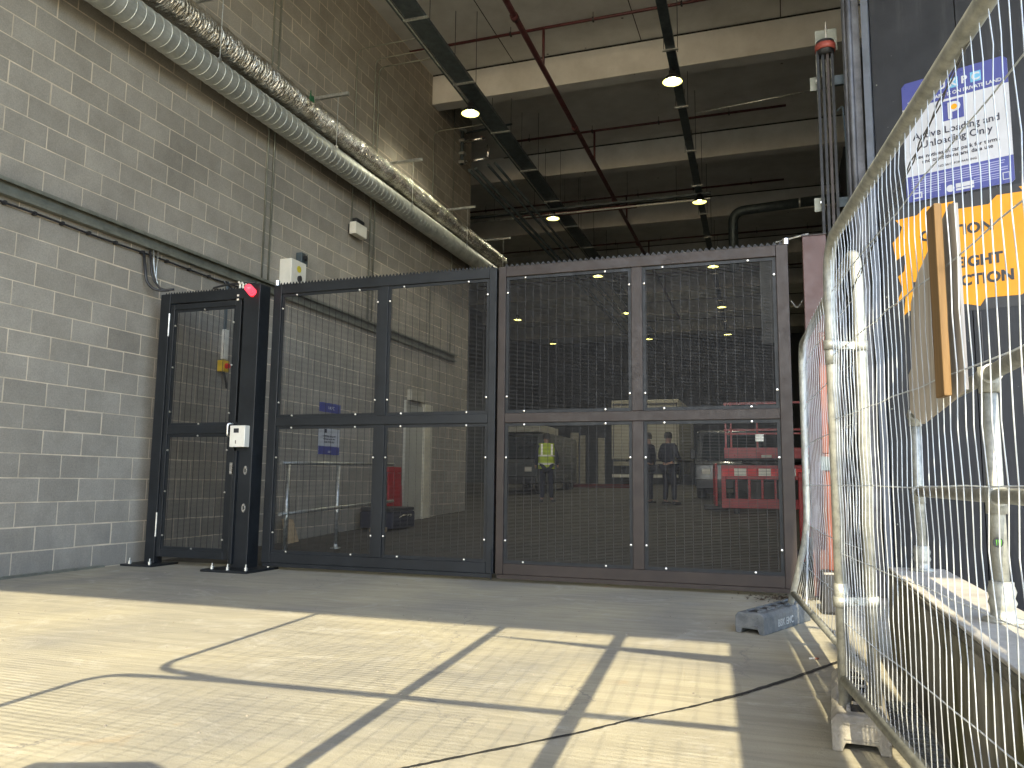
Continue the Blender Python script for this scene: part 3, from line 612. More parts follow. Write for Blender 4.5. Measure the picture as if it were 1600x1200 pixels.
# ------------------------------------------------------------------ people
def skin_mesh(verts, edges, radii, sub=1):
    me = bpy.data.meshes.new('t'); me.from_pydata(verts, edges, []); o = bpy.data.objects.new('t', me); COL.objects.link(o)
    sk = o.modifiers.new('s', 'SKIN'); sk.use_smooth_shade = True
    for i, r_ in enumerate(radii): me.skin_vertices[0].data[i].radius = (r_, r_) if not isinstance(r_, tuple) else r_
    me.skin_vertices[0].data[0].use_root = True
    ss = o.modifiers.new('u', 'SUBSURF'); ss.levels = sub; ss.render_levels = sub
    dg = bpy.context.evaluated_depsgraph_get(); out = bpy.data.meshes.new_from_object(o.evaluated_get(dg)); bpy.data.objects.remove(o)
    return out
def person(label, loc, rz, arms, vest=False):
    # joints: facing +y, feet at z=0, height 1.76
    J = dict(pel=(0,0,.95), wai=(0,0,1.1), che=(0,.0,1.32), nek=(0,-.01,1.5), hed0=(0,.0,1.58), hed1=(0,.015,1.66), hed2=(0,.01,1.73),
             shl=(-.18,0,1.43), shr=(.18,0,1.43), hil=(-.09,0,.9), hir=(.09,0,.9), knl=(-.1,.02,.5), knr=(.12,.05,.5), anl=(-.11,-.02,.09), anr=(.14,.02,.09), tol=(-.13,.15,.04), tor=(.18,.18,.04))
    for s_, nm in ((-1, 'l'), (1, 'r')):
        e_, h_ = arms[0 if s_ < 0 else 1]
        J['el'+nm] = e_; J['ha'+nm] = h_
        d = (Vector(h_)-Vector(e_)).normalized(); J['fi'+nm] = tuple(Vector(h_)+d*.09)
    Rr = dict(pel=(.15,.11), wai=(.14,.1), che=(.17,.12), nek=.06, hed0=.07, hed1=.088, hed2=.065, shl=.065, shr=.065, hil=.09, hir=.09, knl=.06, knr=.06, anl=.04, anr=.04, tol=.032, tor=.032, ell=.042, elr=.042, hal=.03, har=.03, fil=.02, fir=.02)
    E = [('pel','wai'),('wai','che'),('che','nek'),('nek','hed0'),('hed0','hed1'),('hed1','hed2'),('che','shl'),('che','shr'),('shl','ell'),('ell','hal'),('hal','fil'),('shr','elr'),('elr','har'),('har','fir'),('pel','hil'),('pel','hir'),('hil','knl'),('knl','anl'),('anl','tol'),('hir','knr'),('knr','anr'),('anr','tor')]
    def grow(keys, edges, k, name, m_, parent):
        idx = {n_: i for i, n_ in enumerate(keys)}
        me = skin_mesh([J[n_] for n_ in keys], [(idx[a], idx[b_]) for a, b_ in edges], [tuple(q+k for q in Rr[n_]) if isinstance(Rr[n_], tuple) else Rr[n_]+k for n_ in keys])
        me.name = name; me.materials.clear(); me.materials.append(m_)
        for p in me.polygons: p.use_smooth = True
        o = bpy.data.objects.new(name, me); COL.objects.link(o); o.parent = parent; return o
    keys = list(Rr)
    keys = [k for k in ['pel']+[q for q in keys if q != 'pel']]
    root = grow(keys, E, 0, 'person', M_SKIN, None); root.location = loc; root.rotation_euler = (0, 0, rz)
    tag(root, label, 'person')
    tk_ = ['che','pel','wai','nek','shl','shr','ell','elr','hal','har']
    grow(tk_, [('pel','wai'),('wai','che'),('che','nek'),('che','shl'),('che','shr'),('shl','ell'),('ell','hal'),('shr','elr'),('elr','har')], .018, 'jacket', M_NAVY, root)
    grow(['pel','hil','hir','knl','knr','anl','anr'], [('pel','hil'),('pel','hir'),('hil','knl'),('hir','knr'),('knl','anl'),('knr','anr')], .02, 'trousers', M_NAVY, root)
    h = MB(); h.lathe([(.001, .2), (.06, .19), (.092, .14), (.1, .09), (.096, .03)], (0, -.012, 1.6), 16); h.build('hair', M_HAIR, root, smooth=True)
    for s_ in (-1, 1):
        MB().box(J['tol' if s_ < 0 else 'tor'][0]-.05, J['tol' if s_ < 0 else 'tor'][0]+.05, -.08, .2, 0, .08).build('shoe', M_BLACKP, root, bevel=.025)
    if vest:
        def band(z0, z1, k, m_, nm):
            q = MB(); n_ = 28; vs = []
            for z in (z0, (z0+z1)/2, z1):
                rx, ry = (.215, .155) if z < 1.25 else (.23, .16)
                if z > 1.4: rx, ry = .2, .13
                for a in range(n_): an = 2*math.pi*a/n_; vs.append(((rx+k)*math.cos(an), (ry+k)*math.sin(an), z))
            q.add(vs, [(i*n_+j_, i*n_+(j_+1)%n_, (i+1)*n_+(j_+1)%n_, (i+1)*n_+j_) for i in range(2) for j_ in range(n_)]); return q.build(nm, m_, root, smooth=True)
        band(.86, 1.2, 0, M_VEST, 'hi_vis_vest'); band(1.2, 1.52, 0, M_VEST, 'hi_vis_vest')
        band(.96, 1.01, .006, M_WHITER, 'reflective_band'); band(1.17, 1.22, .008, M_WHITER, 'reflective_band')
        for x in (-.13, .13): MB().box(x-.025, x+.025, -.17, -.15, 1.22, 1.5).build('reflective_band', M_WHITER, root)
    return root
person('person in a yellow hi-vis vest standing beside the grey van', (-5.87, 20, gz(20)), R(20), (((-.26, .0, 1.18), (-.27, .1, .95)), ((.27, .02, 1.18), (.3, .12, .97))), True)
person('dark clothed person silhouetted against the right half of the box truck', (-2.72, 20, gz(20)), R(-30), (((-.27, -.02, 1.17), (-.24, .16, 1.05)), ((.27, .0, 1.17), (.2, .2, 1.1))))
person('dark clothed person half hidden behind the right leaf middle post', (-3.28, 20.3, gz(20)), R(60), (((-.25, .0, 1.17), (-.26, .08, .93)), ((.25, .0, 1.17), (.27, .06, .92))))

# ------------------------------------------------------------------ services under the soffit
def ceiling_tray(name, x0, y0, x1, y1, z, wd, label):
    t = thing(name, label, 'cable tray', ((x0+x1)/2, y0, z))
    d = Vector((x1-x0, y1-y0, 0)).normalized(); F = frame((x0, y0, z), d); L = math.hypot(x1-x0, y1-y0)
    # local: x along tray, y up, z sideways (to the right of travel)
    def fb(m_, a, b_, lo, hi, s0, s1): return m_.box(a, b_, lo, hi, s0, s1, F)
    m_ = MB(); fb(m_, 0, L, 0, .006, -wd/2, wd/2); fb(m_, 0, L, .006, .07, -wd/2, -wd/2+.006); fb(m_, 0, L, .006, .07, wd/2-.006, wd/2)
    m_.build('channel', M_TRAY, t)
    cb = MB()
    for k in range(max(2, int(wd/.07))):
        s0 = -wd/2+.04+k*.06; cb.tube([F @ Vector((L*i/16, .03+.004*math.sin(i*2+k), s0)) for i in range(17)], .018, 6)
    cb.build('cables', M_BLACKP, t)
    k = .6
    while k < L:
        hg = MB(); br_ = MB()
        for s_ in (-1, 1):
            p = F @ Vector((k+.12*(s_ > 0), 0, s_*(wd/2+.03))); hg.tube([p, (p.x, p.y, CZ-.002)], .006, 5)
        fb(br_, k-.02, k+.02, -.025, 0, -wd/2-.05, wd/2+.05); k += 2.05
        hg.build('hanger_rod', M_BLACKP, t); br_.build('cross_bar', M_GALV, t)
    return t, F, L
t1, F1, L1 = ceiling_tray('ceiling_tray', -4.98, 5.5, -5.75, 38, 7.86, .3, 'wide dark cable tray over the left gate leaf, carrying a row of lamps')
lt = MB(); lt.box(0, L1, .0, .05, -.235, -.19, F1); lt.build('trunking', M_TRAY, t1)
lt = MB(); lt.box(.1, L1-.1, -.002, .014, -.2, -.175, F1); lt.build('pale_strip', M_GALV, t1)
t2, F2, L2 = ceiling_tray('ceiling_tray', -1.33, 5.5, -2.4, 38, 7.86, .15, 'narrow dark cable tray over the right gate leaf, carrying a row of lamps')

def make_lamp(label):
    t = thing('pendant_lamp', label, 'lamp', (0, 0, 0), 'round pendant lamps under the ceiling trays')
    MB().lathe([(.166, 0), (.17, .004), (.165, .02), (.12, .075), (.075, .12), (.06, .125), (.058, .2), (.03, .21), (.0, .21)], (0, 0, 0), 24).build('shade', M_BLACKP, t, smooth=True)
    MB().lathe([(.163, .004), (.118, .066), (.07, .1), (.0, .1)], (0, 0, 0), 24).build('reflector', M_LAMP, t, smooth=True)
    MB().lathe([(0, .045), (.04, .05), (.055, .075), (.05, .097), (0, .099)], (0, 0, 0), 16).build('bulb', M_LAMPC, t, smooth=True)
    MB().tube([(0, 0, .21), (0, 0, .27)], .008, 6).build('stem', M_BLACKP, t)
    ld = bpy.data.lights.new('lamp_light', 'SPOT'); ld.energy = 30; ld.spot_size = R(150); ld.spot_blend = .6; ld.color = (1, .95, .72); ld.shadow_soft_size = .08
    lo = bpy.data.objects.new('lamp_light', ld); COL.objects.link(lo); lo.parent = t; lo.location = (0, 0, -.02)
    return t
LP = [(-5.27, 12.89, 'nearest lamp under the wide tray, in front of the first beam'), (-1.6, 12.83, 'nearest lamp under the narrow tray, highest in view'),
      (-5.43, 18.98, 'second lamp under the wide tray, where the cross tray meets it'), (-1.75, 18.84, 'second lamp under the narrow tray, just above the gate'),
      (-5.6, 24.93, 'third lamp under the wide tray, seen through the gate near the top rail'), (-1.93, 24.8, 'third lamp under the narrow tray, highest of those behind the right mesh panel'),
      (-5.8, 30.87, 'fourth lamp under the wide tray, beside the middle post of the right leaf'), (-2.1, 30.72, 'fourth lamp under the narrow tray, in the middle of the right mesh panel'),
      (-5.84, 36.78, 'fifth and farthest lamp under the wide tray'), (-2.27, 36.6, 'farthest lamp under the narrow tray, lowest in the right mesh panel'),
      (-10.34, 30.9, 'lamp at the far left of the bay, beside the meeting stiles of the gate'), (-10.49, 36.76, 'farthest lamp at the left of the bay, low in the right leaf')]
lp0 = make_lamp(LP[0][2])
for i, (x, y, lb) in enumerate(LP):
    o = lp0 if i == 0 else dup(lp0, (x, y, 7.6), lb)
    o.location = (x, y, 7.6); o['label'] = lb

t = thing('cross_tray', 'twin rail tray crossing the bay between the second lamps', 'cable tray', (-4.5, 18.9, 7.7))
MB().box(-7.8, -1.5, 18.85, 18.95, 7.79, 7.84).build('upper_rail', M_TRAY, t); MB().box(-7.8, -1.5, 18.85, 18.9, 7.66, 7.69).build('lower_rail', M_GALV, t)
for x in (-7, -5.9, -4.7, -3.5, -2.3): MB().tube([(x, 18.9, 7.66), (x, 18.9, CZ-.002)], .006, 5).build('hanger_rod', M_BLACKP, t)
MB().tube([(-6.5, 19.05, 7.74), (-3.3, 19.05, 7.74)], .05, 10).build('pipe', M_REDPIPE, t, smooth=True)

sp = thing('sprinkler_pipe', 'dark red sprinkler main with branch pipes under the soffit', 'pipe', (-4, 14, 8.3))
MB().tube([(-3.62, 5.5, 8.3), (-3.87, 10.8, 8.3), (-4.1, 24.3, 8.3), (-4.3, 36, 8.3)], .05, 12).build('main_pipe', M_REDPIPE, sp, smooth=True)
for k, (xa, xb) in enumerate(((-6.6, 1.5), (-6.1, .25), (-12, .2), (-12, 1.5), (-12, 1.5))):
    y = 13.02+4.45*k; MB().tube([(xa, y, 9.1), (xb, y, 9.1)], .028, 8).build('branch_pipe', M_REDPIPE, sp, smooth=True)
    MB().tube([(-3.9-.018*(y-12), y, 8.3), (-3.9-.018*(y-12), y, 9.1)], .026, 8).build('riser', M_REDPIPE, sp, smooth=True)
    x = xa+.5
    while x < xb: MB().tube([(x, y, 9.12), (x, y, CZ-.002)], .006, 5).box(x-.015, x+.015, y-.035, y+.035, 9.06, 9.13).build('hanger_clip', M_BLACKP, sp); x += 1.55
for y in (11.3, 15.5, 20, 24): MB().tube([(-3.9-.018*(y-12), y-.06, 8.3), (-3.9-.018*(y-12), y+.06, 8.3)], .066, 12).build('coupling', M_REDPIPE, sp, smooth=True)

for i, (x, zz_, lb) in enumerate(((-5.98, 7.62, 'right'), (-6.14, 7.6, 'second from right'), (-6.42, 7.55, 'third from right'), (-6.56, 7.53, 'left'))):
    tag(MB().tube([(x+.35, 15.2, zz_), (x-.1, 40, zz_)], .03 if i < 2 else .038, 8).build('service_pipe', M_TRAY, smooth=True), 'dark pipe left of the wide ceiling tray, the %s one of four' % lb, 'pipe', 'parallel service pipes left of the wide tray')
t = thing('pipe_manifold', 'bright jointed pipework loop at the top end of the block wall', 'pipework', (-6.3, 16, 8.3))
MB().tube([(-6.62, 15.7, 8.42), (-6.05, 15.7, 8.45)], .035, 10).build('upper_arm', M_CHROME, t, smooth=True)
MB().tube([(-6.0, 15.75, 8.3), (-6.0, 15.75, 7.98)], .035, 10).build('drop', M_CHROME, t, smooth=True)
MB().tube([(-6.6, 15.7, 7.95), (-5.98, 15.7, 7.97)], .032, 10).build('lower_arm', M_CHROME, t, smooth=True)
MB().tube([(-6.6, 15.7, 7.9), (-6.6, 15.7, 8.75)], .04, 10).build('riser', M_TRAY, t, smooth=True)
for z in (7.95, 8.15, 8.45, 8.7): MB().box(-6.66, -6.53, 15.64, 15.78, z-.03, z+.03).build('clamp', M_GALV, t, bevel=.006)
MB().tube([(-6.6, 15.9, 8.72), (-5.5, 15.9, 8.78)], .025, 8).build('upper_pipe', M_TRAY, t, smooth=True)

vd = thing('exhaust_duct', 'dark round duct with elbow near the right wall above the gate', 'duct', (0, 21, 8))
MB().tube(arc_path([(1.55, 20.95, 8.12), (-1.1, 20.95, 8.0), (-1.1, 20.95, 6.4)], .32, 8), .125, 18).build('duct_pipe', M_TRAY, vd, smooth=True)
MB().lathe([(.13, -.02), (.145, -.02), (.145, .02), (.13, .02)], (.55, 20.95, 8.08), 18, Matrix.Rotation(R(90), 4, 'Y')).build('seam_band', M_GALV, vd)
tag(MB().tube([(-1.42, 14.8, 7.93), (1.2, 14.8, 8.1)], .018, 8).build('cross_conduit', M_GALV, smooth=True), 'pale conduit crossing from the narrow tray to the right mast', 'conduit')

# ------------------------------------------------------------------ main gate leaves
YF = 7.03
def gate_leaf(xa, xb, hinge, label, paint):
    zb, zt = .07, 2.96; D = .07; W_, S = .1, .075
    t = thing('gate_leaf', label, 'gate', ((xa if hinge < 0 else xb), YF, 0), 'double mesh security gate')
    wl = W_ if hinge < 0 else S; wr = S if hinge < 0 else W_
    for nm, q in (('stile', (xa, xa+wl, zb, zt)), ('stile', (xb-wr, xb, zb, zt)), ('top_rail', (xa+wl, xb-wr, zt-W_, zt)), ('bottom_rail', (xa+wl, xb-wr, zb, zb+.1))):
        MB().box(q[0], q[1], YF, YF+D, q[2], q[3]).build(nm, paint, t, bevel=.006)
    xm = (-3.78 if hinge < 0 else -1.225)
    MB().box(xa+wl, xb-wr, YF+.002, YF+D-.002, 1.46, 1.55).build('mid_rail', paint, t, bevel=.005)
    for z0, z1 in ((zb+.1, 1.46), (1.55, zt-W_)): MB().box(xm-.05, xm+.05, YF+.003, YF+D-.003, z0, z1).build('middle_post', paint, t, bevel=.005)
    MB().box(xa+.02, xb-.02, YF-.005, YF+.03, zb-.035, zb).build('drip_edge', paint, t)
    bolts = []
    for (x0, x1) in ((xa+wl, xm-.05), (xm+.05, xb-wr)):
        for (z0, z1) in ((zb+.1, 1.46), (1.55, zt-W_)):
            an = MB(); w2 = .03
            for q in ((x0, x1, z0, z0+w2), (x0, x1, z1-w2, z1), (x0, x0+w2, z0+w2, z1-w2), (x1-w2, x1, z0+w2, z1-w2)): an.box(q[0], q[1], YF+.018, YF+.024, q[2], q[3])
            an.build('fixing_strip', M_PAINT, t)
            ms = MB(); yy = YF+.029
            x = x0+.035
            while x < x1-.01: ms.box(x-.0015, x+.0015, yy, yy+.003, z0+.008, z1-.008); x += .0762
            z = z0+.012; 
            while z < z1-.008: ms.box(x0+.006, x1-.006, yy-.003, yy-.0002, z-.0016, z+.0016); z += .0127
            ms.build('mesh_panel', M_MESH, t)
            for bx in (x0+.16*(x1-x0), x1-.2*(x1-x0)):
                for bz in (z0+.018, z1-.018): bolts.append((bx, YF+.014, bz))
            for bz in (z0+.12*(z1-z0), z0+.5*(z1-z0), z1-.12*(z1-z0))[::2] if z0 > 1 else (z0+.16*(z1-z0), z1-.25*(z1-z0)):
                for bx in (x0+.018, x1-.018): bolts.append((bx, YF+.014, bz))
    scatter('fixing_bolt', M_CHROME, t, lambda: MB().lathe([(0, .016), (.009, .014), (.011, 0)], (0, 0, 0), 8, Matrix.Rotation(R(90), 4, 'X')), bolts)
    sp_ = MB(); F = frame((0, YF+.03, zt), (1, 0, 0)); x = xa+.05
    pl = []
    while x < xb-.05: pl += [(x, .004), (x+.019, .034)]; x += .038 if hinge < 0 else .052
    pl += [(x, .004), (x, 0), (xa+.05, 0)]
    sp_.prism(pl, F, 0, .004); sp_.build('spike_strip', M_PAINT, t)
    hx = xa+.0 if hinge < 0 else xb
    for z in (.18, 2.985): MB().lathe([(.0, -.02), (.028, -.02), (.028, .03), (.0, .03)], (hx+.015*(1 if hinge < 0 else -1), YF+.035, z), 14).build('hinge_cap', M_CHROME if z > 1 else M_PAINT, t)
    return t
gl = gate_leaf(-5.09, -2.57, -1, 'left leaf of the tall mesh double gate, dark blue black frame', M_PAINT)
gr_ = gate_leaf(-2.55, .075, 1, 'right leaf of the tall mesh double gate, dark frame coloured brownish for light from the yard', M_PAINTB)
MB().tube([(-2.585, YF-.012, .02), (-2.585, YF-.012, .3)], .008, 8).build('drop_bolt', M_PAINT, gl)

# right gate post
p = thing('gate_post', 'black-brown square steel post, reddened for bounce light, carrying the right gate leaf', 'post', (.29, 7.1, 0))
MB().box(.195, .385, 7.08, 7.25, .015, 3.03).build('shaft', mat('bounce_reddened_coat', (.085, .045, .04), .42, 0, .1, 4, .05, 120, .38), p, bevel=.006)  # dark post paint reddened and lightened for bounce off the sunlit yard
MB().box(.1, .48, 6.98, 7.36, 0, .015).build('base_plate', M_PAINT, p)
MB().box(.19, .39, 7.075, 7.255, 3.03, 3.04).build('cap', M_PAINTB, p)
MB().tube([(-.02, 7.1, 3.0), (.2, 7.1, 3.045), (.25, 7.12, 3.06)], .008, 6).build('stay_rod', M_GALV, p)
MB().tube(arc_path([(.09, 7.2, 2.5), (.14, 7.2, 2.42), (.19, 7.2, 2.5)], .04), .006, 6).build('earth_lead', M_GALV, p)

# small gate frame with its big post
fr = thing('gate_portal', 'black steel portal of the small gate with a broad right post', 'gate frame', (-5.8, 6.95, 0))
MB().box(-6.46, -6.33, 6.9, 7.02, .02, 2.92).build('post', M_PAINT, fr, bevel=.005)
MB().box(-6.33, -5.35, 6.902, 7.018, 2.81, 2.92).build('header', M_PAINT, fr, bevel=.005)
MB().box(-5.35, -5.15, 6.88, 7.06, .02, 2.955).build('post', M_PAINT, fr, bevel=.006)
MB().box(-5.345, -5.31, 6.84, 6.88, .06, 1.2).build('closing_strip', M_PAINT, fr, bevel=.004)
MB().box(-6.6, -6.2, 6.72, 7.12, 0, .02).build('base_plate', M_PAINT, fr, bevel=.004)
MB().box(-5.5, -4.95, 6.62, 7.14, 0, .022).build('base_plate', M_PAINT, fr, bevel=.004)
for x, y in ((-5.42, 6.7), (-5.22, 6.68), (-5.02, 6.7), (-5.02, 7.06), (-6.53, 6.78), (-6.27, 6.78)): MB().lathe([(0, .06), (.008, .06), (.008, .03), (.018, .03), (.018, .0)], (x, y, .02), 8).build('anchor_bolt', M_GALV, fr)
sp_ = MB(); F = frame((0, 6.95, 2.92), (1, 0, 0)); pl = []; x = -6.45
while x < -5.36: pl += [(x, .003), (x+.018, .032)]; x += .036
pl += [(x, .003), (x, 0), (-6.45, 0)]; sp_.prism(pl, F, 0, .004); sp_.build('spike_strip', M_PAINT, fr)
F = frame((-5.25, 6.88, 0), (1, 0, 0))
for z in (.62, 1.0):
    MB().lathe([(.014, 0), (.014, .006), (.03, .006), (.032, 0)], (-5.22, 6.88, z), 18, Matrix.Rotation(R(90), 4, 'X') @ Matrix.Diagonal((.7, 1.5, 1, 1))).build('slot_ring', M_CHROME, fr)

pg = thing('pedestrian_gate', 'small black mesh gate beside the block wall', 'gate', (-6.33, 6.93, 0))
xa, xb, zb, zt = -6.325, -5.4, .09, 2.80
for nm, q in (('stile', (xa, xa+.055, zb, zt)), ('stile', (xb-.07, xb, zb, zt)), ('top_rail', (xa+.055, xb-.07, zt-.06, zt)), ('bottom_rail', (xa+.055, xb-.07, zb, zb+.08)), ('mid_rail', (xa+.055, xb-.07, 1.38, 1.47))):
    MB().box(q[0], q[1], 6.91, 6.96, q[2], q[3]).build(nm, M_PAINT, pg, bevel=.005)
bolts = []
for z0, z1 in ((zb+.08, 1.38), (1.47, zt-.06)):
    x0, x1 = xa+.055, xb-.07; an = MB()
    for q in ((x0, x1, z0, z0+.03), (x0, x1, z1-.03, z1), (x0, x0+.03, z0+.03, z1-.03), (x1-.03, x1, z0+.03, z1-.03)): an.box(q[0], q[1], 6.925, 6.931, q[2], q[3])
    an.build('fixing_strip', M_PAINT, pg)
    ms = MB(); x = x0+.04
    while x < x1: ms.box(x-.002, x+.002, 6.936, 6.94, z0, z1); x += .0762
    z = z0+.01
    while z < z1: ms.box(x0, x1, 6.9328, 6.9358, z-.0016, z+.0016); z += .0127
    ms.build('mesh_panel', M_MESH, pg)
    for q in ((x0+.4, z0+.018), (x0+.4, z1-.018), (x0+.018, z0+.12*(z1-z0)), (x0+.018, z0+.5*(z1-z0)), (x0+.018, z0+.86*(z1-z0)), (x1-.018, z0+.1*(z1-z0)), (x1-.018, z0+.5*(z1-z0)), (x1-.018, z0+.86*(z1-z0))):
        bolts.append((q[0], 6.92, q[1]))
scatter('fixing_bolt', M_CHROME, pg, lambda: MB().lathe([(0, .016), (.009, .014), (.011, 0)], (0, 0, 0), 8, Matrix.Rotation(R(90), 4, 'X')), bolts)
for z in (.3, 2.45): MB().tube([(xa-.003, 6.9, z), (xa-.003, 6.9, z+.25)], .009, 8).build('hinge', M_GALV, pg)
MB().tube(arc_path([(-5.40, 6.91, 1.48), (-5.44, 6.845, 1.48), (-5.44, 6.845, 1.35), (-5.40, 6.91, 1.35)], .025), .011, 8).build('pull_handle', M_CHROME, pg, smooth=True)
MB().box(-5.435, -5.4, 6.9, 6.909, .96, 1.08).build('lock_plate', M_CHROME, pg)
MB().box(-5.44, -5.36, 6.885, 6.9, 1.25, 1.5).build('lock_case', M_PAINT, pg)

ib = thing('intercom', 'cream intercom box with small dark screen on the broad gate post', 'intercom', (-5.25, 6.88, 1.24))
MB().box(-5.375, -5.19, 6.80, 6.88, 1.235, 1.455).build('case', M_WHITEP, ib, bevel=.006)
MB().box(-5.325, -5.265, 6.796, 6.80, 1.38, 1.425).build('screen', M_BLACKP, ib)
MB().box(-5.302, -5.29, 6.797, 6.80, 1.27, 1.305).build('key_slot', M_CHROME, ib)
bc = thing('beacon', 'red beacon lamp mounted near the top of the broad gate post', 'beacon', (-5.25, 6.88, 2.86))
Mx = Matrix.Rotation(R(78), 4, 'X') @ Matrix.Rotation(R(14), 4, 'Y')
MB().lathe([(0, .13), (.03, .128), (.042, .11), (.045, .0), (0, 0)], (-5.24, 6.87, 2.86), 18, Mx).build('lens', mat('beacon_red', (.7, .02, .03), .2, emit=(1, .05, .08), estr=.5), bc, smooth=True)
MB().lathe([(0, .0), (.05, .0), (.05, -.02), (0, -.02)], (-5.24, 6.885, 2.858), 18, Mx).build('base', M_REDW, bc)
for i, (x, z) in enumerate(((-5.46, 2.985), (-5.42, 2.975), (-5.37, 2.955), (-5.44, 2.845), (-5.44, 2.80))):
    if i < 3: tag(MB().tube([(x, 6.95, z-.05), (x, 6.95, z), (x-.012, 6.93, z+.02)], .011, 8).build('cable_gland', M_WHITEP), ('left', 'middle', 'right')[i]+' one of three white cable glands on top of the small gate header', 'cable gland', 'white glands on the gate header')
    else: MB().box(x-.012, x+.012, 6.895, 6.901, z-.01, z+.01).build('cable_tie', M_WHITEP, fr)

# ------------------------------------------------------------------ right side: mast, column, cladding
ms_ = thing('track_mast', 'tall dark mast of parallel bars with a rusty red collar near the top', 'mast', (.47, 7.6, 0))
for x in (.40, .445, .485, .525): MB().box(x-.012, x+.012, 7.55, 7.62, 0, 4.95).build('bar', M_PAINTB if x == .485 else M_PAINT, ms_)
MB().lathe([(.08, 4.94), (.092, 4.94), (.092, 5.0), (.08, 5.0)], (.47, 7.58, 0), 20).build('collar', mat('rusty_red', (.25, .05, .035), .6), ms_, smooth=True)
MB().lathe([(.0, 4.9), (.075, 4.9), (.08, 5.03), (.0, 5.04)], (.47, 7.58, 0), 20).build('roller', M_BLACKP, ms_, smooth=True)
MB().box(.39, .58, 7.66, 7.68, 4.98, 5.2).build('head_plate', M_CHAN, ms_)
MB().tube([(.48, 7.56, 5.0), (.48, 7.56, 5.22)], .006, 6).build('threaded_rod', M_CHROME, ms_)
for z, c_ in ((4.6, 0), (3.42, 1)):
    MB().box(.33, .42, 7.64, 7.66, z, z+.13).build('plate', M_CHAN, ms_); MB().box(.54, .72, 7.62, 7.66, z+.02, z+.11).build('arm', M_TRAY, ms_)
    MB().lathe([(0, 0), (.012, 0), (.012, .05), (0, .05)], (.39, 7.64, z+.07), 8, Matrix.Rotation(R(90), 4, 'X')).build('bolt', M_CHROME, ms_)
MB().tube(arc_path([(.55, 7.6, 4.35), (.6, 7.6, 4.4), (.62, 7.62, 4.0), (.62, 7.62, 1.0)], .05), .008, 6).build('hose', M_TRAY, ms_)
M_MOTT = mat('mottled_galvanised', (.05, .05, .058), .5, .3, .3, 4, .1, 30, col2=(.13, .135, .15))
sc_ = thing('steel_column', 'mottled galvanised H section column beside the black cladding', 'column', (.68, 7.4, 0))
MB().box(.615, .75, 7.38, 7.395, 0, CZ-.003).box(.615, .75, 7.535, 7.55, 0, CZ-.003).box(.675, .69, 7.395, 7.535, 0, CZ-.003).build('section', M_MOTT, sc_, bevel=.003)
MB().tube([(.66, 7.37, 0), (.66, 7.37, CZ-.003)], .028, 10).build('down_pipe', M_MOTT, sc_, smooth=True)
bwl = thing('cladding_wall', 'tall black panelled cladding wall carrying the parking sign', 'wall', (.83, 7.3, 0))
E_ = Vector((.927, -.37, 0)).normalized(); FW = frame((.83, 7.3, 0), E_)
MB().box(-.0, .66, 0, 9.235, -.1, 0, FW).build('panel', M_BWALL, bwl); MB().box(.668, 2.1, 0, 9.235, -.1, 0, FW).build('panel', M_BWALL, bwl); MB().box(2.108, 3.8, 0, 9.235, -.1, 0, FW).build('panel', M_BWALL, bwl)
MB().box(-.07, -.012, 0, 9.235, -.05, .02, FW).build('edge_flashing', mat('grey_flashing', (.16, .18, .22), .4, .5), bwl)
MB().box(0, 3.8, 0, 9.2, -.16, -.101, FW).build('backing', M_BLACKP, bwl)
MB().tube([FW @ Vector((.72, z, .02)) for z in (.1, 2.28)], .006, 6).build('cable', M_BLACKP, bwl)

def specks(M, col, scale, rad):
    t = M.node_tree; L = t.links.new; N = t.nodes.new; b = t.nodes['Principled BSDF']; old = b.inputs['Base Color'].links[0].from_socket
    tc = N('ShaderNodeTexCoord'); v = N('ShaderNodeTexVoronoi'); v.inputs['Scale'].default_value = scale; L(tc.outputs['Object'], v.inputs['Vector'])
    r = N('ShaderNodeValToRGB'); r.color_ramp.elements[0].position = rad*.6; r.color_ramp.elements[0].color = (1, 1, 1, 1); r.color_ramp.elements[1].position = rad; r.color_ramp.elements[1].color = (0, 0, 0, 1)
    L(v.outputs['Distance'], r.inputs[0])
    mp = N('ShaderNodeMapping'); mp.inputs['Scale'].default_value = (9, 9, .7); L(tc.outputs['Object'], mp.inputs[0])
    n = N('ShaderNodeTexNoise'); n.inputs['Scale'].default_value = 1.2; n.inputs['Detail'].default_value = 9; n.inputs['Roughness'].default_value = .7; L(mp.outputs[0], n.inputs['Vector'])
    r2 = N('ShaderNodeValToRGB'); r2.color_ramp.elements[0].position = .52; r2.color_ramp.elements[1].position = .8; L(n.outputs['Fac'], r2.inputs[0])
    ml = N('ShaderNodeMath'); ml.operation = 'MULTIPLY'; ml.inputs[1].default_value = .22; L(r2.outputs[0], ml.inputs[0])
    mx = N('ShaderNodeMath'); mx.operation = 'MAXIMUM'; L(r.outputs[0], mx.inputs[0]); L(ml.outputs[0], mx.inputs[1])
    x = N('ShaderNodeMix'); x.data_type = 'RGBA'; L(mx.outputs[0], x.inputs[0]); L(old, x.inputs[6]); x.inputs[7].default_value = (*col, 1); L(x.outputs[2], b.inputs['Base Color'])
specks(M_BWALL, (.16, .16, .155), 9, .035)
for k, q in enumerate((.03, .63, .7)):
    for j_ in range(9): MB().lathe([(0, .004), (.006, .003), (.008, 0)], FW @ Vector((q, .6+j_*.95, .0)), 8, Matrix.Rotation(R(90), 4, 'X')).build('rivet', M_CHAN, bwl)
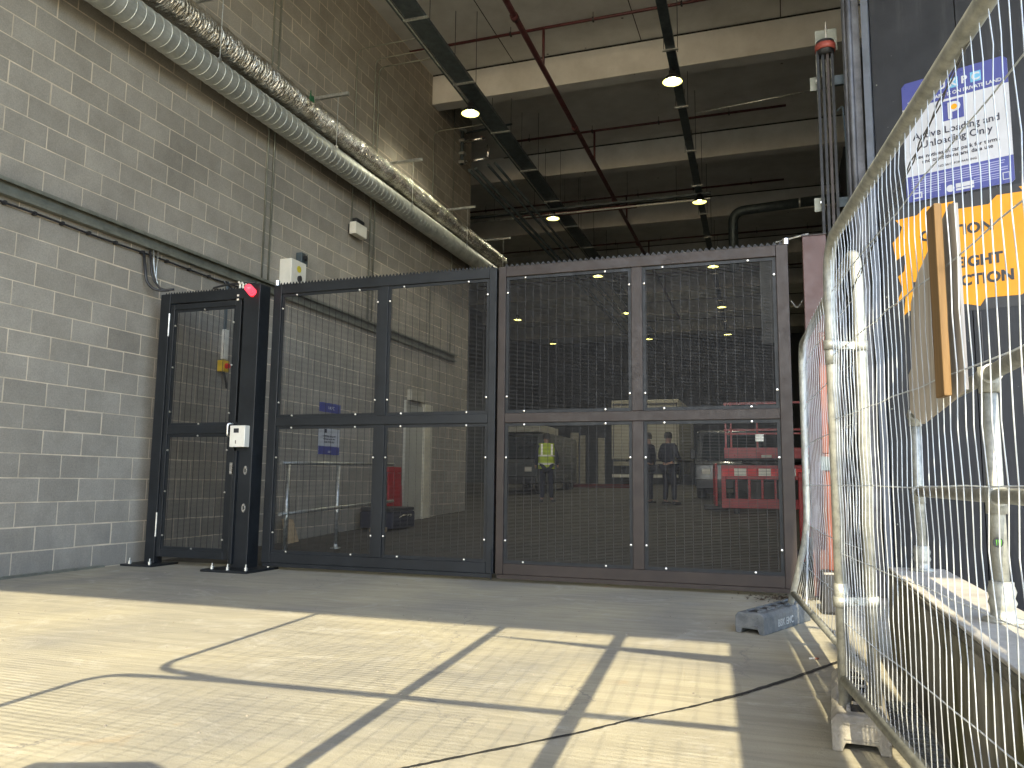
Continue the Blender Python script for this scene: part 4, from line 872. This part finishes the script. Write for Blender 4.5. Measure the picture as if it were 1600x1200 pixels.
# parking sign
FS = frame(tuple((FW @ Vector((.23, 3.28, .004)))), E_)
sg = thing('parking_sign', 'blue and white parking sign on the black cladding', 'sign', FS.translation)
W_, H_ = .78, 1.05
MB().prism([(.02, 0), (W_-.02, 0), (W_, .02), (W_, H_-.03), (W_-.03, H_), (.03, H_), (0, H_-.03), (0, .02)], FS, 0, .005).build('board', M_SIGNW, sg)
MB().prism([(0, .82), (W_, .82), (W_, H_-.03), (W_-.03, H_), (.03, H_), (0, H_-.03)], FS, .0055, .0065).build('header_band', M_BLUE, sg)
MB().prism([(.02, 0), (W_-.02, 0), (W_, .02), (W_, .22), (0, .22), (0, .02)], FS, .0055, .0065).build('footer_band', M_BLUE, sg)
M_SKYB = mat('logo_blue', (.15, .4, .6), .4)
for i, ch in enumerate('UKPC'):
    x = .27+i*.083; MB().box(x, x+.076, .9, .985, .007, .0085, FS).build('logo_tile', M_BLUE if i % 2 == 0 else M_SKYB, sg)
    text(ch, FS, x+.038, .915, .085, M_SIGNW, sg, d=.010, thick=.003)
text('THIS CAR PARK IS ON PRIVATE LAND', FS, W_/2, .845, .041, M_SIGNW, sg, d=.009, thick=.001)
MB().box(.3, .46, .63, .8, .0055, .0065, FS).build('p_tile', M_BLUE, sg)
text('P', FS, .385, .645, .19, M_SIGNW, sg, 'lettering', d=.008, thick=.006)
MB().prism([(.39+.024*math.cos(a*.45), .735+.024*math.sin(a*.45)) for a in range(14)], FS, .0095, .0105).build('badge', M_YEL, sg)
text('Active Loading and\nUnloading Only', FS, W_/2, .53, .083, M_INK, sg, d=.007, thick=.001)
text('See notices in car park for terms\nand conditions and data use', FS, W_/2, .36, .046, M_INK, sg, d=.007, thick=.0006)
text('NO BAYS FOR PARKING', FS, W_/2, .25, .026, M_INK, sg, d=.007)
ln = MB()
for k in range(5): ln.box(.04, .04+random.uniform(.6, .7), .188-k*.019, .196-k*.019, .007, .008, FS)
for k in range(3): ln.box(.04, .26, .088-k*.017, .094-k*.017, .007, .008, FS).box(.5, .68, .088-k*.017, .094-k*.017, .007, .008, FS)
ln.build('small_print', mat('small_print_ink', (.3, .31, .5), .5), sg)
MB().box(.05, .12, .02, .07, .007, .008, FS).build('camera_symbol', M_SIGNW, sg); MB().box(.06, .11, .03, .06, .0085, .009, FS).build('camera_symbol', M_BLUE, sg)
MB().prism([(.33+.03*math.cos(a*.45), .05+.03*math.sin(a*.45)) for a in range(14)], FS, .007, .008).build('badge', M_SIGNW, sg)
MB().box(.37, .5, .045, .08, .007, .008, FS).build('badge', M_SIGNW, sg); MB().box(.37, .5, .02, .038, .007, .008, FS).build('badge', M_SIGNW, sg)
MB().box(.7, .75, .03, .09, .007, .008, FS).build('badge', M_SIGNW, sg); MB().box(.706, .744, .036, .084, .0085, .009, FS).build('badge', M_BLUE, sg)

# height restriction banner
FB = frame(tuple(FW @ Vector((.1, 2.3, .002))), E_)
bn = thing('height_banner', 'amber height restriction banner with jagged black edges below the parking sign', 'sign', FB.translation)
MB().box(-.02, 1.15, 0, .96, 0, .002, FB).build('backing', M_BANB, bn)
MB().prism([(.06, .02), (.10, .06), (.17, .05), (.52, .06), (.62, .03), (.66, .09), (.9, .08), (.97, .12), (1.12, .11), (1.10, .3), (1.13, .42), (1.08, .55), (1.12, .7), (1.07, .92), (.93, .935), (.96, .89), (.78, .9), (.72, .84), (.42, .85), (.48, .92), (.26, .915), (.2, .86), (.03, .85), (.08, .78), (.06, .72), (.0, .66), (.02, .5), (.1, .55), (.08, .4), (.03, .36), (.06, .25), (.0, .12), (.08, .18)], FB, .004, .006).build('amber_panel', M_YEL, bn)
text('CAUTION', FB, .48, .63, .118, M_BANB, bn, d=.008, thick=.0045)
text('HEIGHT', FB, .585, .36, .118, M_BANB, bn, d=.008, thick=.0045)
text('RESTRICTION', FB, .5, .21, .118, M_BANB, bn, d=.008, thick=.0045)
so = thing('wall_socket', 'small square socket low on the black cladding', 'socket', FW @ Vector((.72, .55, 0)))
MB().box(.7, .78, .5, .58, 0, .03, FW).build('plate', M_TRAY, so, bevel=.004); MB().box(.725, .755, .525, .555, .03, .045, FW).build('knob', M_CHAN, so)

# orange marker post behind the far fence panel
op = thing('marker_post', 'orange plastic marker post standing between gate post and far fence panel', 'post', (.3, 6.35, 0))
MB().box(.262, .355, 6.3, 6.34, 1.14, 2.05).build('board', M_ORANGE, op, bevel=.01)
MB().box(.28, .315, 6.305, 6.335, .3, 1.14).build('stem', M_ORANGE, op, bevel=.006)
MB().box(.22, .38, 6.22, 6.42, 0, .3).build('base', M_BLACKP, op, bevel=.02)
MB().box(.25, .365, 6.29, 6.35, 1.02, 1.12).build('grey_band', M_TRAY, op)

# low wall with handrail
lw = thing('low_wall', 'low concrete wall with weathered side and pale top at the right', 'wall', (.64, 3, 0))
MB().box(.497, .775, -3, 4.735, -.1, .44).build('body', M_PARA, lw, bevel=.01)
MB().box(.496, .776, -3, 4.736, .4405, .472).build('coping_edge', mat('weathered_edge', (.09, .085, .07), .9, 0, .35, 12, .8, 40, .2, col2=(.2, .19, .16)), lw, bevel=.006)
MB().box(.501, .77, -3, 4.73, .4725, .485).build('coping', M_COPE, lw, bevel=.004)
def moss():
    M = M_PARA; t = M.node_tree; L = t.links.new; N = t.nodes.new; b = t.nodes['Principled BSDF']
    old = b.inputs['Base Color'].links[0].from_socket; tc = N('ShaderNodeTexCoord')
    mp = N('ShaderNodeMapping'); mp.inputs['Scale'].default_value = (4, 5, 1.1); L(tc.outputs['Object'], mp.inputs[0])
    n = N('ShaderNodeTexNoise'); n.inputs['Scale'].default_value = 1.3; n.inputs['Detail'].default_value = 8; L(mp.outputs[0], n.inputs['Vector'])
    r = N('ShaderNodeValToRGB'); r.color_ramp.elements[0].position = .42; r.color_ramp.elements[1].position = .62; L(n.outputs['Fac'], r.inputs[0])
    x = N('ShaderNodeMix'); x.data_type = 'RGBA'; L(r.outputs[0], x.inputs[0]); L(old, x.inputs[6]); x.inputs[7].default_value = (.085, .08, .03, 1); L(x.outputs[2], b.inputs['Base Color'])
moss()
hr = thing('wall_handrail', 'galvanised tube handrail bolted on top of the low wall', 'handrail', (.645, 3, .485))
for y in (4.58, 2.98, 1.38, -.22):
    MB().tube([(.645, y, .5), (.645, y, 1.27)], .0245, 16).build('post', M_GALVW, hr, smooth=True)
    MB().lathe([(0, .485), (.06, .485), (.06, .495), (.036, .5), (.036, .53), (.042, .545), (.036, .56), (.042, .58), (.036, .6), (.036, .61), (.025, .612)], (.645, y, 0), 20).build('base_socket', M_GALVW, hr, smooth=True)
    for z in (.875, 1.27): MB().tube([(.645, y, z-.05), (.645, y, z+.035)], .032, 16).tube([(.645, y-.045, z+.008), (.645, y+.045, z+.008)], .033, 16).build('fitting', M_GALVW, hr, smooth=True)
MB().tube([(.645, 4.64, 1.28), (.645, -3, 1.28)], .0245, 16).build('top_rail', M_GALVW, hr, smooth=True)
MB().tube([(.645, 4.64, .883), (.645, -3, .883)], .0245, 16).build('mid_rail', M_GALVW, hr, smooth=True)
# small round black sticker with a green clawed M shaped mark on the near post
FK = frame((.637, 2.954, .735), (1, .25, 0))
stk = MB().prism([(.016*math.cos(a*.52), .016*math.sin(a*.52)) for a in range(12)], FK, .0, .003).build('sticker', M_BLACKP, hr)
gm = MB()
for k in (-.008, -.001, .006): gm.prism([(k, .009), (k+.004, .009), (k+.003, -.006), (k+.0015, -.011)], FK, .0035, .0045)
gm.build('sticker_mark', mat('sticker_green', (.15, .5, .03), .4), stk)

# ------------------------------------------------------------------ temporary fence panels
def fence_mesh(P, s0, s1, z0, z1, seed, wob=.01, step=.042, hz=(.42, .665, .91, 1.155, 1.4, 1.645), clip=None, bowf=0.):
    """P(s, z, off) -> world point; wires run s0..s1"""
    rn = random.Random(seed); m_ = MB(); zs = [z0]+[h for h in hz if z0 < h < z1]+[z1]
    s = s0+step; 
    while s < s1-.01:
        pts = []; lean = rn.uniform(-.012, .012)
        for a, b_ in zip(zs, zs[1:]):
            k0 = wob*(.9*math.sin(s*3.7+a*5+seed)+.35*rn.uniform(-1, 1)+(rn.uniform(-1.3, 1.3) if rn.random() < .1 else 0))
            pts += [(s+rn.uniform(-.12, .12)*wob, a, 0), (s+k0, (a+b_)/2, wob*.6*math.sin(s*5+a*4+seed*2))]
        pts.append((s, z1, 0))
        if clip: pts = [q for q in pts if q[1] <= clip(s)] + [(s, clip(s), 0)] if clip(s) < z1 else pts
        m_.tube([P(*q) for q in pts], .00125, 5, cap=False); s += step
    for h in hz:
        if z0 < h < z1: m_.tube([P(s0+(s1-s0)*i/26, h+rn.uniform(-.003, .003), .0035+rn.uniform(-.3, .3)*wob) for i in range(27)], .0019, 5, cap=False)
    return m_
# near panel: from its far upright back past the viewpoint
A1 = Vector((.18, 3.22, 0)); D1 = (Vector((.30, 2.3, 0))-A1).normalized(); N1 = Vector((-D1.y, D1.x, 0))
def P1(s, z, off=0): q = A1+D1*s+N1*off; return Vector((q.x, q.y, z))
LP1 = 3.45; T1, B1 = 1.83, .215
f1 = thing('mesh_fence', 'near temporary mesh fence panel at the right edge, tall and close to the viewer', 'fence', A1, 'temporary mesh fence panels')
MB().tube(arc_path([P1(0, .1), P1(0, T1), P1(LP1, T1), P1(LP1, .1)], .17, 8), .021, 16).build('frame_tube', M_GALVW, f1, smooth=True)
MB().tube([P1(.02, B1), P1(LP1-.02, B1)], .019, 14).build('bottom_rail', M_GALVW, f1, smooth=True)
fence_mesh(P1, 0, LP1, B1, T1, 3, .011, step=.046, clip=lambda s: T1 if s > .17 else T1-.17+math.sqrt(max(0, .17**2-(.17-s)**2))).build('wire_mesh', M_WIRE, f1)
for z in (.52, 1.4): MB().tube([P1(0, z-.035), P1(0, z+.035)], .0235, 16).build('tube_sleeve', M_GALVW, f1, smooth=True)
tw = MB()
for k in range(2): tw.tube([P1(.25+1.5*t_/20, 1.55+.32*t_/20+.006*math.sin(t_*2+k*3.1), .008+.004*math.cos(t_*2+k*3.1)) for t_ in range(21)], .0018, 5)
tw.tube([P1(.93, 1.70), P1(.95, 1.73, .012), P1(.92, 1.69, .02), P1(.9, 1.675, .01)], .003, 5)
tw.build('binding_wire', mat('dark_tie_wire', (.1, .1, .1), .5, .5), f1)
# far panel: bent, its far lower corner kicked out
A2 = Vector((.285, 3.27, 0)); Bt = Vector((.125, 5.57, 0)); Bb = Vector((.02, 5.72, 0)); L2_ = (Bt-A2).length
def P2(s, z, off=0):
    u = s/L2_; k = max(0., min(1., (.62-z)/.45)); e_ = Bt.lerp(Bb, k); q = A2.lerp(e_, u); sag = -.03*math.sin(math.pi*u)*(1-k)
    return Vector((q.x+sag+off, q.y, z))
f2 = thing('mesh_fence', 'far temporary mesh fence panel with its lower far corner bent towards the gate', 'fence', A2, 'temporary mesh fence panels')
MB().tube(arc_path([P2(0, .1), P2(0, 1.83), P2(L2_, 1.83), P2(L2_, .62), P2(L2_, .2), Vector((.0, 5.75, .1))], .15, 8), .021, 16).build('frame_tube', M_GALVW, f2, smooth=True)
MB().tube([P2(.02, .2), P2(L2_, .2)], .019, 14).build('bottom_rail', M_GALVW, f2, smooth=True)
fence_mesh(P2, 0, L2_,   .2, 1.83, 11, .012, step=.088, clip=lambda s: 1.83 if .15 < s < L2_-.15 else 1.74).build('wire_mesh', M_WIRE, f2)
MB().tube([P2(L2_-.05, .62), P2(L2_-.6, .22)], .006, 6).build('loose_wire', M_WIRE, f2)
for i, z in enumerate((.49, 1.44)):
    c = thing('fence_clip', ('lower' if i == 0 else 'upper')+' galvanised clip joining the two fence panels', 'clip', P1(0, z), 'clips joining the fence panels')
    for a_ in (P1(0, z), P2(0, z)): MB().tube([a_+Vector((0, 0, -.018)), a_+Vector((0, 0, .018))], .028, 16).build('collar', M_GALVW, c, smooth=True)
    q = P1(0, z); r_ = P2(0, z); d = (r_-q).normalized(); F = frame(q, d)
    MB().box(.02, (r_-q).length-.02, -.014, .014, -.008, .008, F).build('bar', M_GALVW, c)
    MB().tube([F @ Vector((.055, -.0, -.03)), F @ Vector((.055, 0, .03))], .008, 8).build('bolt', M_GALV, c)

# weighted feet
def foot(label, o, d, m_, L=.76, W=.19, H=.125, txt=None):
    d = Vector((*d, 0)).normalized(); F = frame(o, (d.y, -d.x, 0))      # local x across, y up, z = -d (towards the viewer)
    t = thing('ballast_block', label, 'fence foot', o, 'weighted feet of the fence panels')
    h = W/2
    MB().prism([(-h, 0), (-h+.035, 0), (-h+.045, .03), (h-.045, .03), (h-.035, 0), (h, 0), (h, H*.82), (h-.02, H), (-h+.02, H), (-h, H*.82)], F, -L, 0).build('block', m_, t, bevel=.006)
    MB().box(-h+.04, h-.04, .045, .05, 0.0, .006, F).box(-h+.04, h-.04, H-.03, H-.025, 0, .006, F).build('end_rim', m_, t)
    rm = MB()
    for k in range(5):
        z = -.1-k*.14; MB().box(-.03, .03, H, H+.002, z-.045, z+.045, F).build('pocket_shade_patch', M_DARKGAP, t)  # flat dark patch stands in for the shade inside an open pocket
        rm.box(-.045, -.03, H, H+.012, z-.05, z+.05, F).box(.03, .045, H, H+.012, z-.05, z+.05, F).box(-.03, .03, H, H+.012, z-.05, z-.045, F)
    rm.build('pocket_rim', m_, t, bevel=.003)
    if txt:
        FT = frame(Vector(o)+Vector((d.y, -d.x, 0))*h, d); text(txt, FT, .2, .03, .062, mat('chalk_paint', (.34, .36, .36), .8), t, align='LEFT', d=.003, thick=.001)
    return t
foot('pale dusty block under the joint of the two fence panels', (.22, 3.09, 0), (.04, .76), M_FOOTC)
foot('dark block lying by the gate with painted letters on its side', (-.235, 5.25, 0), (.285, .71), M_FOOT, txt='BBK EMC')

# board and batten on the near panel
bd = thing('timber_board', 'weathered plywood board wired to the near fence panel', 'board', P1(1.05, 1.08))
F = frame(P1(.88, 0, .008), D1)
def PB(s, z): return (s-.88, z)
MB().prism([PB(.93, 1.105), PB(1.02, 1.065), PB(1.335, 1.115), PB(1.335, 1.525), PB(1.3, 1.535), PB(1.05, 1.44), PB(.98, 1.38), PB(.965, 1.22), PB(.93, 1.2)], F, -.013, -.006).build('board_sheet', M_BOARD, bd)
s0 = 1.235
bt = MB(); 
c0 = P1(s0, 0, 0)
# batten stands on the camera side of the mesh
side = -N1 if (-N1).dot(Vector((-1, 0, 0))) > 0 else N1
Fb = Matrix(((D1.x, side.x, 0, c0.x), (D1.y, side.y, 0, c0.y), (0, 0, 1, 0), (0, 0, 0, 1)))
bt.box(.018, .076, .004, .02, 1.105, 1.535, Fb); bt.build('batten', M_BATTEN, bd, bevel=.002)

# ------------------------------------------------------------------ behind the viewpoint: double height fence that casts the shadows
fb = thing('site_hoarding', 'double height temporary fence on posts behind the viewpoint', 'fence', (-1.4, -.35, 0))
YB = -.35
def PF(s, z, off=0): return Vector((-2.76+s, YB+off, z))
def PG(s, z, off=0): return Vector((-2.62+s, YB+off, z))
MB().tube(arc_path([PF(0, .3), PF(0, 2.72), PF(.55, 2.79), PF(3.5, 2.88), PF(3.5, .3)], .16, 6), .021, 10).build('frame_tube', M_GALVW, fb, smooth=True)
MB().tube(arc_path([PG(0, 4.8), PG(0, 2.86), PG(.5, 2.80), PG(3.4, 2.885), PG(3.4, 4.8), PG(0, 4.8)], .16, 6), .021, 10).build('frame_tube', M_GALVW, fb, smooth=True)
for x, wd in ((-1.27, .028), (-.51, .034)): MB().box(x-wd, x+wd, YB-.16, YB-.05, 0, 5.2).build('post', M_PALE2, fb)
wm = MB(); s = .05
while s < 3.45: wm.tube([PF(s, .3), PF(s, 2.7)], .0016, 4, False).tube([PG(s, 2.85), PG(s, 4.8)], .0016, 4, False); s += .09
for z in (.6, 1.1, 1.6, 2.1): wm.tube([PF(0, z), PF(3.5, z)], .0018, 4, False)
for z in (3.2, 3.7, 4.2): wm.tube([PG(0, z), PG(3.5, z)], .0018, 4, False)
wm.build('wire_mesh', M_WIRE, fb)
MB().prism([(-1.26, 4.13), (.2, 3.93), (.2, 4.075)], frame((0, YB-.2, 0), (1, 0, 0)), 0, .02).build('shadow_board', M_PALE2, fb)  # unseen tapered board added to cast the slanted shadow wedge
F = frame((-2.1, YB-.03, 0), (1, 0, 0))
MB().prism([(0, .5), (1.2, .5), (1.2, 1.93), (.9, 1.98), (.62, 2.03), (.5, 2.01), (.35, 2.06), (.1, 1.98), (0, 1.95)], F, 0, .02).build('shadow_sheet', M_BOARD, fb)  # unseen sheet added, its top edge shaped for the lower left shadow

# cigarette end on the concrete
cg = thing('cigarette_end', 'tiny cigarette end on the shaded concrete near the slab joint', 'litter', (.11, 4.62, .006))
MB().tube([(.09, 4.615, .006), (.118, 4.625, .006)], .005, 8).build('paper', M_WHITEP, cg); MB().tube([(.1185, 4.6252, .006), (.138, 4.632, .006)], .005, 8).build('filter', M_ORANGE, cg)

# leaf litter blown against the right end of the gate
lf = MB(); rn = random.Random(5)
for k in range(150):
    x = rn.gauss(-.05, .16); y = 6.86+abs(rn.gauss(0, .12)) if rn.random() < .5 else 6.96-abs(rn.gauss(0, .16)); a = rn.uniform(0, 6.28); q = rn.uniform(.008, .028); z = rn.uniform(.004, .018)
    c_, s_ = math.cos(a)*q, math.sin(a)*q
    lf.add([(x+c_, y+s_, z), (x-s_*.5, y+c_*.5, z+rn.uniform(0, .012)), (x-c_, y-s_, z), (x+s_*.5, y-c_*.5, z+rn.uniform(0, .012))], [(0, 1, 2, 3)])
tag(lf.build('leaf_litter', mat('dry_litter', (.05, .035, .02), .9, 0, .5, 30)), 'dark dry leaf litter gathered under the right end of the gate', None, kind='stuff')
gt = MB()
for k in range(260):
    x = rn.uniform(-6, .4); y = rn.uniform(2.2, 6.9); q = rn.uniform(.0025, .007)
    gt.lathe([(0, q*.8), (q*.8, q*.4), (q, -.001)], (x, y, 0), 5)
tag(gt.build('grit', mat('grit_stone', (.2, .18, .15), .9, 0, .4, 30)), 'scattered small grit on the concrete yard', None, kind='stuff')
